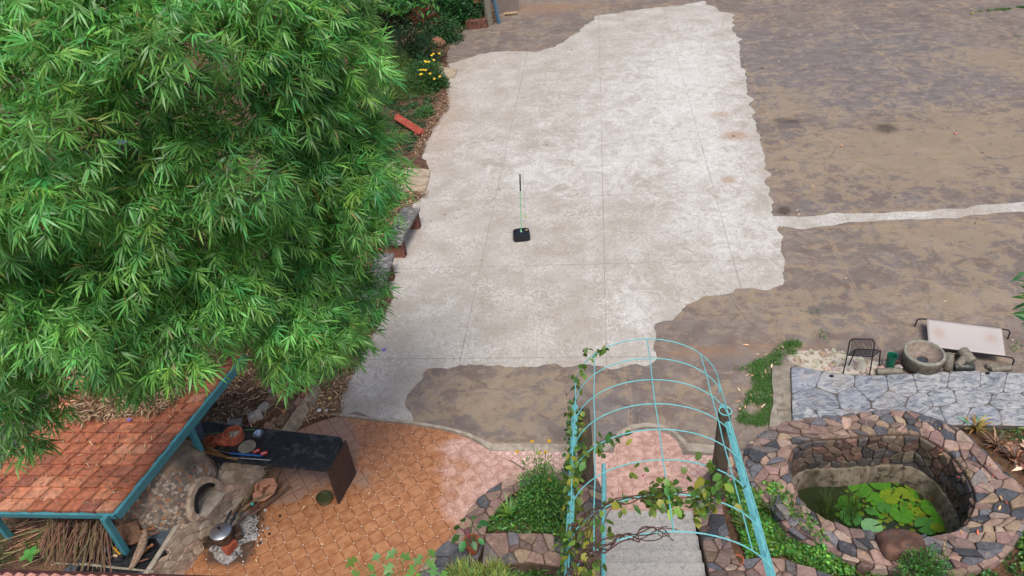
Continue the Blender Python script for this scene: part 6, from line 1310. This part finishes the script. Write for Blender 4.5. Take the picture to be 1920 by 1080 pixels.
dryleaves('leaf_litter', [(700, 100), (840, 60), (930, 45), (930, -10), (700, -10)], .03, 5000, .22, 'dry leaves on the shaded ground under the far shrubs', [srgb(120, 92, 70), srgb(90, 68, 54), srgb(150, 120, 92)], .3)
# broadleaf tree whose crown shades the far corner (its lowest spray shows at the top edge)
tb = Vector((-7.5, 36, 0)); t_ = thing('shade_tree', 'large leafy tree whose lowest spray hangs into the top edge above the undergrowth', 'tree', tuple(tb))
n = 9000; u = rvec(n); cen = np.array([-6.6, 34.6, 7.2]); pos = cen+u*np.array([5, 4.6, 2.6])*(RNG.random(n)**.4)[:, None]; pos[:, 2] = np.maximum(pos[:, 2], 4.9)
L_ = .42*RNG.uniform(.6, 1.2, n); leaves('crown', M['leaf'], pos, rvec(n)*[1, 1, .4]-[0, 0, .3], ivec(n, (0, 0, 1), .5), L_, L_*.5, greens(n, (.05, .13, .03)), T_OVAL, t_)
mb = MB(); mb.tube([tb, tb+Vector((.2, -.3, 3)), tb+Vector((.9, -1.2, 6))], [.28, .22, .14], 10, col=srgb(96, 84, 70))
for k in range(7): a = k*.9; mb.tube([tb+Vector((.5, -.7, 4.5)), tb+Vector((.9+math.cos(a)*2, -1.3+math.sin(a)*2, 6)), tb+Vector((.9+math.cos(a)*3.8, -1.3+math.sin(a)*3.6, 7))], [.1, .06, .03], 6, col=srgb(96, 84, 70))
mb.build('trunk', M['wood'], t_, smooth=True)
n = 260; c = GD(750, 0, 27); pos = np.array(c)+RNG.normal(size=(n, 3))*[.55, .3, .22]; a = RNG.uniform(0, 6.28, n); leaves('low_foliage', M['leaf'], pos, np.stack([np.cos(a), np.sin(a), -.4+0*a], 1), ivec(n, (0, -.4, 1), .4), .26, .09, greens(n, (.06, .2, .04), vb=.25), T_OVAL, t_)
mb = MB(); mb.tube([tb+Vector((.9, -1.2, 6)), (c.x-1, c.y+1.5, c.z+1.5), c], [.06, .04, .015], 6, col=srgb(96, 84, 70)); mb.build('low_branch', M['wood'], t_)
# branch at the right edge
t_ = thing('right_tree_branch', 'narrow leaved green branch reaching in from the right edge', 'branch', tuple(GD(1990, 560, 7.5)))
n = 46; f = RNG.random(n); pos = np.array([GD(1922+random.uniform(0, 60), 505+110*v, 7.4+random.uniform(-.2, .3)) for v in f]); d = norm(np.array([(-.9, 0, -.15)])+RNG.normal(size=(n, 3))*.45)
leaves('foliage', M['leaf'], pos, d, ivec(n, (0, -.5, 1), .3), .16*RNG.uniform(.7, 1.1, n), .035, greens(n, (.07, .2, .05), vb=.25), T_BAM, t_)
mb = MB(); mb.tube([GD(2060, 700, 7.6), GD(1990, 600, 7.5), GD(1955, 540, 7.4), GD(1930, 500, 7.4)], [.02, .014, .01, .005], 6, col=srgb(100, 90, 60)); mb.build('twig', M['wood'], t_)
# ================================================================== VINE on the trellis
t_ = thing('climbing_vine', 'climbing vine with dark twisted stems and heart shaped leaves on the trellis', 'vine', tuple(rail_pt(-1, 2.4)))
def wob(pts, amp, n=40, seed=0):
    P, L_ = resample(pts, n); return [p+Vector((noise.noise(Vector((i*.13, seed*3.7, 0))), noise.noise(Vector((i*.13, seed*3.7, 5))), noise.noise(Vector((i*.13, seed*3.7, 9)))))*amp for i, p in enumerate(P)]
mb = MB(); lv = []
def hp(i, k0, k1): return hoop_pts(hoops[i], .86, .10)[k0:k1] if k1 > k0 else hoop_pts(hoops[i], .86, .10)[k1:k0][::-1]
h6, h7, h0, h4 = hp(6, 0, 24), hp(7, 0, 24), hp(0, 0, 13), hp(4, 0, 17)
for s_ in range(4): w = wob(h6[:22], .10, 60, s_); mb.tube(w, np.linspace(.010, .004, 60), 5, col=srgb(92, 68, 62)); lv += [(p, .16) for i, p in enumerate(w)]
for s_ in range(6): w = wob(h7[:17], .13, 60, s_+10); mb.tube(w, np.linspace(.013, .004, 60), 5, col=srgb(84, 62, 58))
for s_ in range(7):
    w = wob([rail_pt(-1, 3.1)+Vector((random.uniform(-.1, .3), 0, -.8)), rail_pt(-1, 2.5)+Vector((random.uniform(0, .3), 0, -.1)), h7[random.randint(3, 8)], h6[random.randint(6, 12)]+Vector((0, 0, random.uniform(-.1, .1)))], .16, 50, s_+30); mb.tube(w, np.linspace(.012, .004, 50), 5, col=srgb(88, 66, 60)); lv += [(p, .18) for p in w]
for s_ in range(3): w = wob([rail_pt(-1, x)+Vector((0, 0, .0)) for x in np.linspace(2.9, .1, 8)], .06, 60, s_+50); mb.tube(w, np.linspace(.008, .003, 60), 5, col=srgb(90, 78, 60)); lv += [(p, .5) for p in w]
w = wob(h0, .02, 40, 70); mb.tube(w, .003, 4, col=srgb(90, 90, 60)); lv += [(p, .38) for p in w]
w = wob(h4[:14], .03, 40, 71); mb.tube(w, .004, 4, col=srgb(90, 80, 60)); lv += [(p, .75) for p in w]
for s_ in range(5):
    a_ = h6[random.randint(14, 21)]; w = wob([a_, a_+Vector((random.uniform(-.3, .3), random.uniform(-.1, .3), random.uniform(-.35, .25)))], .08, 16, s_+80); mb.tube(w, .003, 4, col=srgb(110, 90, 70)); lv += [(p, .9) for p in w]
for s_ in range(6):
    a_ = h6[random.randint(15, 22)]+Vector((0, .05, 0)); w = [a_+Vector(RNG.normal(size=3)*.14) for _ in range(4)]; lv += [(p, 1) for p in w]
mb.build('stem', M['bark'], t_, smooth=True)
sel = [p for p, k in lv if random.random() < k]; pos = np.array([tuple(p) for p in sel]); pos = np.repeat(pos, 2, 0)+RNG.normal(size=(len(sel)*2, 3))*.045; n = len(pos)
a = RNG.uniform(0, 6.28, n); cc = greens(n, (.11, .20, .035), vb=.35); cc[RNG.random(n) < .12] = (.34, .34, .05)
leaves('foliage', M['leaf'], pos, np.stack([np.cos(a), np.sin(a), -.7+0*a], 1), ivec(n, (0, -.5, .9), .45), .10*RNG.uniform(.6, 1.3, n), .062*RNG.uniform(.7, 1.3, n), cc, T_OVAL, t_)
pos = np.array([tuple(rail_pt(-1, random.uniform(-.3, 2.6))+Vector((random.gauss(-.05, .05), 0, random.uniform(-.5, .1)))) for _ in range(230)]); n = len(pos); a = RNG.uniform(0, 6.28, n)
leaves('side_foliage', M['leaf'], pos, np.stack([np.cos(a), np.sin(a), -.9+0*a], 1), ivec(n, (0, -.5, .9), .45), .07*RNG.uniform(.6, 1.3, n), .045, greens(n, (.06, .15, .035), vb=.35), T_OVAL, t_)
flower(0, 0, 0, .02, (.7, .02, .25), 'tiny magenta flower hanging under the trellis vine', P=GD(1206, 893, 9.4), name='pink_blossom')

# ================================================================== BAMBOO
bm_ = thing('bamboo_clump', 'huge dense bamboo clump arching over the shelter and garden on the left', 'bamboo', (-6.2, 11.5, 0))
LB = []
def dist(px, py):
    # canopy bulges toward the viewer at upper left, falls away to the right and to the bottom
    d = 7.2+1.9*max(0, (px-430)/300)**1.2+.9*max(0, (py-380)/350)-.5*math.exp(-((px-330)/160)**2-((py-110)/140)**2)
    return d
hand = [(690, 30), (640, 60), (690, 120), (700, 190), (650, 200), (690, 250), (710, 300), (650, 300), (680, 350), (715, 375), (640, 380), (600, 300), (600, 120), (590, 200), (600, 30), (540, 60), (520, 150), (530, 250), (560, 350), (620, 440), (670, 430), (690, 480), (640, 500), (700, 540), (660, 570), (600, 560), (620, 620), (660, 640), (560, 620), (570, 690), (600, 700), (520, 640), (560, 500), (520, 560), (500, 430), (460, 340), (450, 220), (450, 110), (470, 20), (380, 40), (300, 20), (330, 110), (250, 60), (200, 20), (110, 20), (30, 30), (30, 120), (120, 110), (190, 170), (260, 210), (350, 220), (380, 290), (300, 310), (210, 300), (120, 260), (40, 220), (30, 320), (90, 370), (180, 400), (270, 420), (360, 400), (420, 450), (340, 500), (250, 520), (160, 500), (70, 470), (10, 430), (20, 540), (90, 580), (180, 600), (270, 610), (360, 590), (430, 530), (452, 560), (365, 650), (300, 690), (220, 680), (140, 650), (60, 650), (10, 640), (20, 720), (60, 760), (20, 800), (250, 745), (330, 745), (130, 600), (-60, 100), (-60, 300), (-60, 500), (-60, 700), (100, -60), (300, -60), (500, -60), (650, -50)]
spx = []; 
for i, (x, y) in enumerate(hand):
    if x > 560: x -= (62 if y < 210 else 40)*min(1, (x-560)/60)
    if y > 690 and x > 180: y -= 74
    elif y > 590 and 90 < x < 500: y -= 30
    elif y > 590 and x >= 500: y -= 26; x -= 12
    elif 370 < y < 520 and x > 600: x -= 22
    if 430 < y < 600 and x > 590: x -= 30
    x += random.uniform(-18, 18); y += random.uniform(-15, 15); d = dist(x, y)+random.uniform(-.45, .55); c = np.array(GD(x, y, d)); R = random.uniform(.42, .62)*(d/8)
    if x > 660 or y > 660: R *= .72
    LB.append((c*1.0, R*random.uniform(.82, 1.06), .2))
P0, Dd, Nn, Ln, Cc = [], [], [], [], []
core = np.array([-6.0, 11.0, 2.0]); camp = np.array([0, 0, CH])
for (c, R, _) in LB:
    out = norm((c-core)[None])[0]; tocam = norm((camp-c)[None])[0]
    ns = int(140*(R/.5)**2); u = rvec(ns*3); w = u@norm((out*.6+tocam*.7+np.array([0, 0, .5]))[None])[0]; u = u[np.argsort(-w+RNG.normal(size=ns*3)*.45)[:ns]]
    r = R*RNG.uniform(.45, 1.05, ns)**.8; base = c+u*r[:, None]*np.array([1.05, 1.05, .85])
    ax = norm(u*.75+np.array([0, 0, -.75])+out*.35+RNG.normal(size=(ns, 3))*.38)
    fn = norm(u*.7+tocam*.35+np.array([0, 0, .45])+RNG.normal(size=(ns, 3))*.35); side = norm(np.cross(fn, ax)); fn2 = np.cross(ax, side)
    shade = np.exp(RNG.normal(0, .22, ns)); hue = RNG.normal(0, .18, ns)
    tone = random.uniform(.72, 1.2)
    for k in range(9):
        th = (k-4)/4*1.25+RNG.normal(0, .13, ns); dd = norm(ax*np.cos(th)[:, None]+side*np.sin(th)[:, None]+fn2*RNG.normal(0, .18, ns)[:, None]+np.array([0, 0, -.12]))
        off = ax*((abs(k-4)-2)*-.018)[..., None] if np.ndim((abs(k-4)-2)*-.018) else ax*((2-abs(k-4))*.018)
        keep = RNG.random(ns) < .93
        P0.append((base+off)[keep]); Dd.append(dd[keep]); Nn.append(norm(fn2+RNG.normal(size=(ns, 3))*.3)[keep]); Ln.append((.165*RNG.uniform(.6, 1.2, ns)*(1-.12*abs(k-4)/4))[keep])
        g = np.array([.145, .37, .085])[None]*(shade*tone*np.exp(RNG.normal(0, .2, ns)))[:, None]; g[:, 0] *= 1+hue; g[:, 2] *= 1-hue*.5; old = RNG.random(ns) < .008; g[old] = (.36, .32, .12); Cc.append(g[keep])
P0, Dd, Nn, Ln, Cc = [np.concatenate(v) for v in (P0, Dd, Nn, Ln, Cc)]
print('bamboo leaves', len(P0))
leaves('foliage', M['bamleaf'], P0, Dd, Nn, Ln, Ln*.112, np.clip(Cc, .004, 1), T_BAM, bm_)
# culms and twigs
for i, (c, R, _) in enumerate(LB):
    if i % 2: continue
    root = Vector((-6.2+random.uniform(-1.3, 1.3), 11.5+random.uniform(-1, 1), 0)); e = Vector(c); mid = root.lerp(e, .5)+Vector((0, 0, 1.1+.2*(e-root).length)); up1 = root+Vector(((e.x-root.x)*.12, (e.y-root.y)*.12, max(2.2, e.z*.75)))
    pts = [root]; 
    for f in np.linspace(.08, 1, 14): pts.append(root*(1-f)**3+up1*3*f*(1-f)**2+Vector((mid.x, mid.y, max(mid.z, e.z+.5)))*3*f*f*(1-f)+e*f**3)
    mb = MB(); mb.tube(pts, np.linspace(.032, .006, 15), 6); mb.build('culm', M['culm'], bm_, smooth=True)
mb = MB()
for (c, R, _) in LB:
    for k in range(7): u = rvec(1)[0]; e = Vector(c+u*R*.9+np.array([0, 0, -.1])); mb.tube([Vector(c), Vector(c).lerp(e, .5)+Vector((0, 0, .08)), e], [.006, .004, .002], 4, col=srgb(150, 120, 64))
mb.build('twigs', M['litter'], bm_)
# climbing purple flowers caught in the bamboo
for i, (x, y, lab) in enumerate(((97, 249, 'purple flower in the bamboo at far left'), (230, 272, 'purple flower in the bamboo right of the other one'))):
    d = dist(x, y)-.55; flower(0, 0, 0, .05, (.3, .25, .75), lab, P=GD(x, y, d), name='purple_flower')
P = BL.lerp(BR, .78).lerp(TL.lerp(TR, .78), .6); flower(0, 0, 0, .04, (.3, .22, .8), 'fallen purple flower on the tiled roof', P=G(243, 789, 1.68), name='fallen_flower')
pos = np.array([GD(random.gauss(150, 22), random.gauss(18, 16), 6.7) for _ in range(10)]); a = RNG.uniform(0, 6.28, 10)
tag(leaves('creeper_leaves', M['leaf'], pos, np.stack([np.cos(a), np.sin(a), -.8+0*a], 1), ivec(10, (0, -.6, .8), .3), .13, .08, greens(10, (.12, .33, .07), vb=.15), T_OVAL), 'broad pale creeper leaves in the bamboo at the top left', 'creeper')
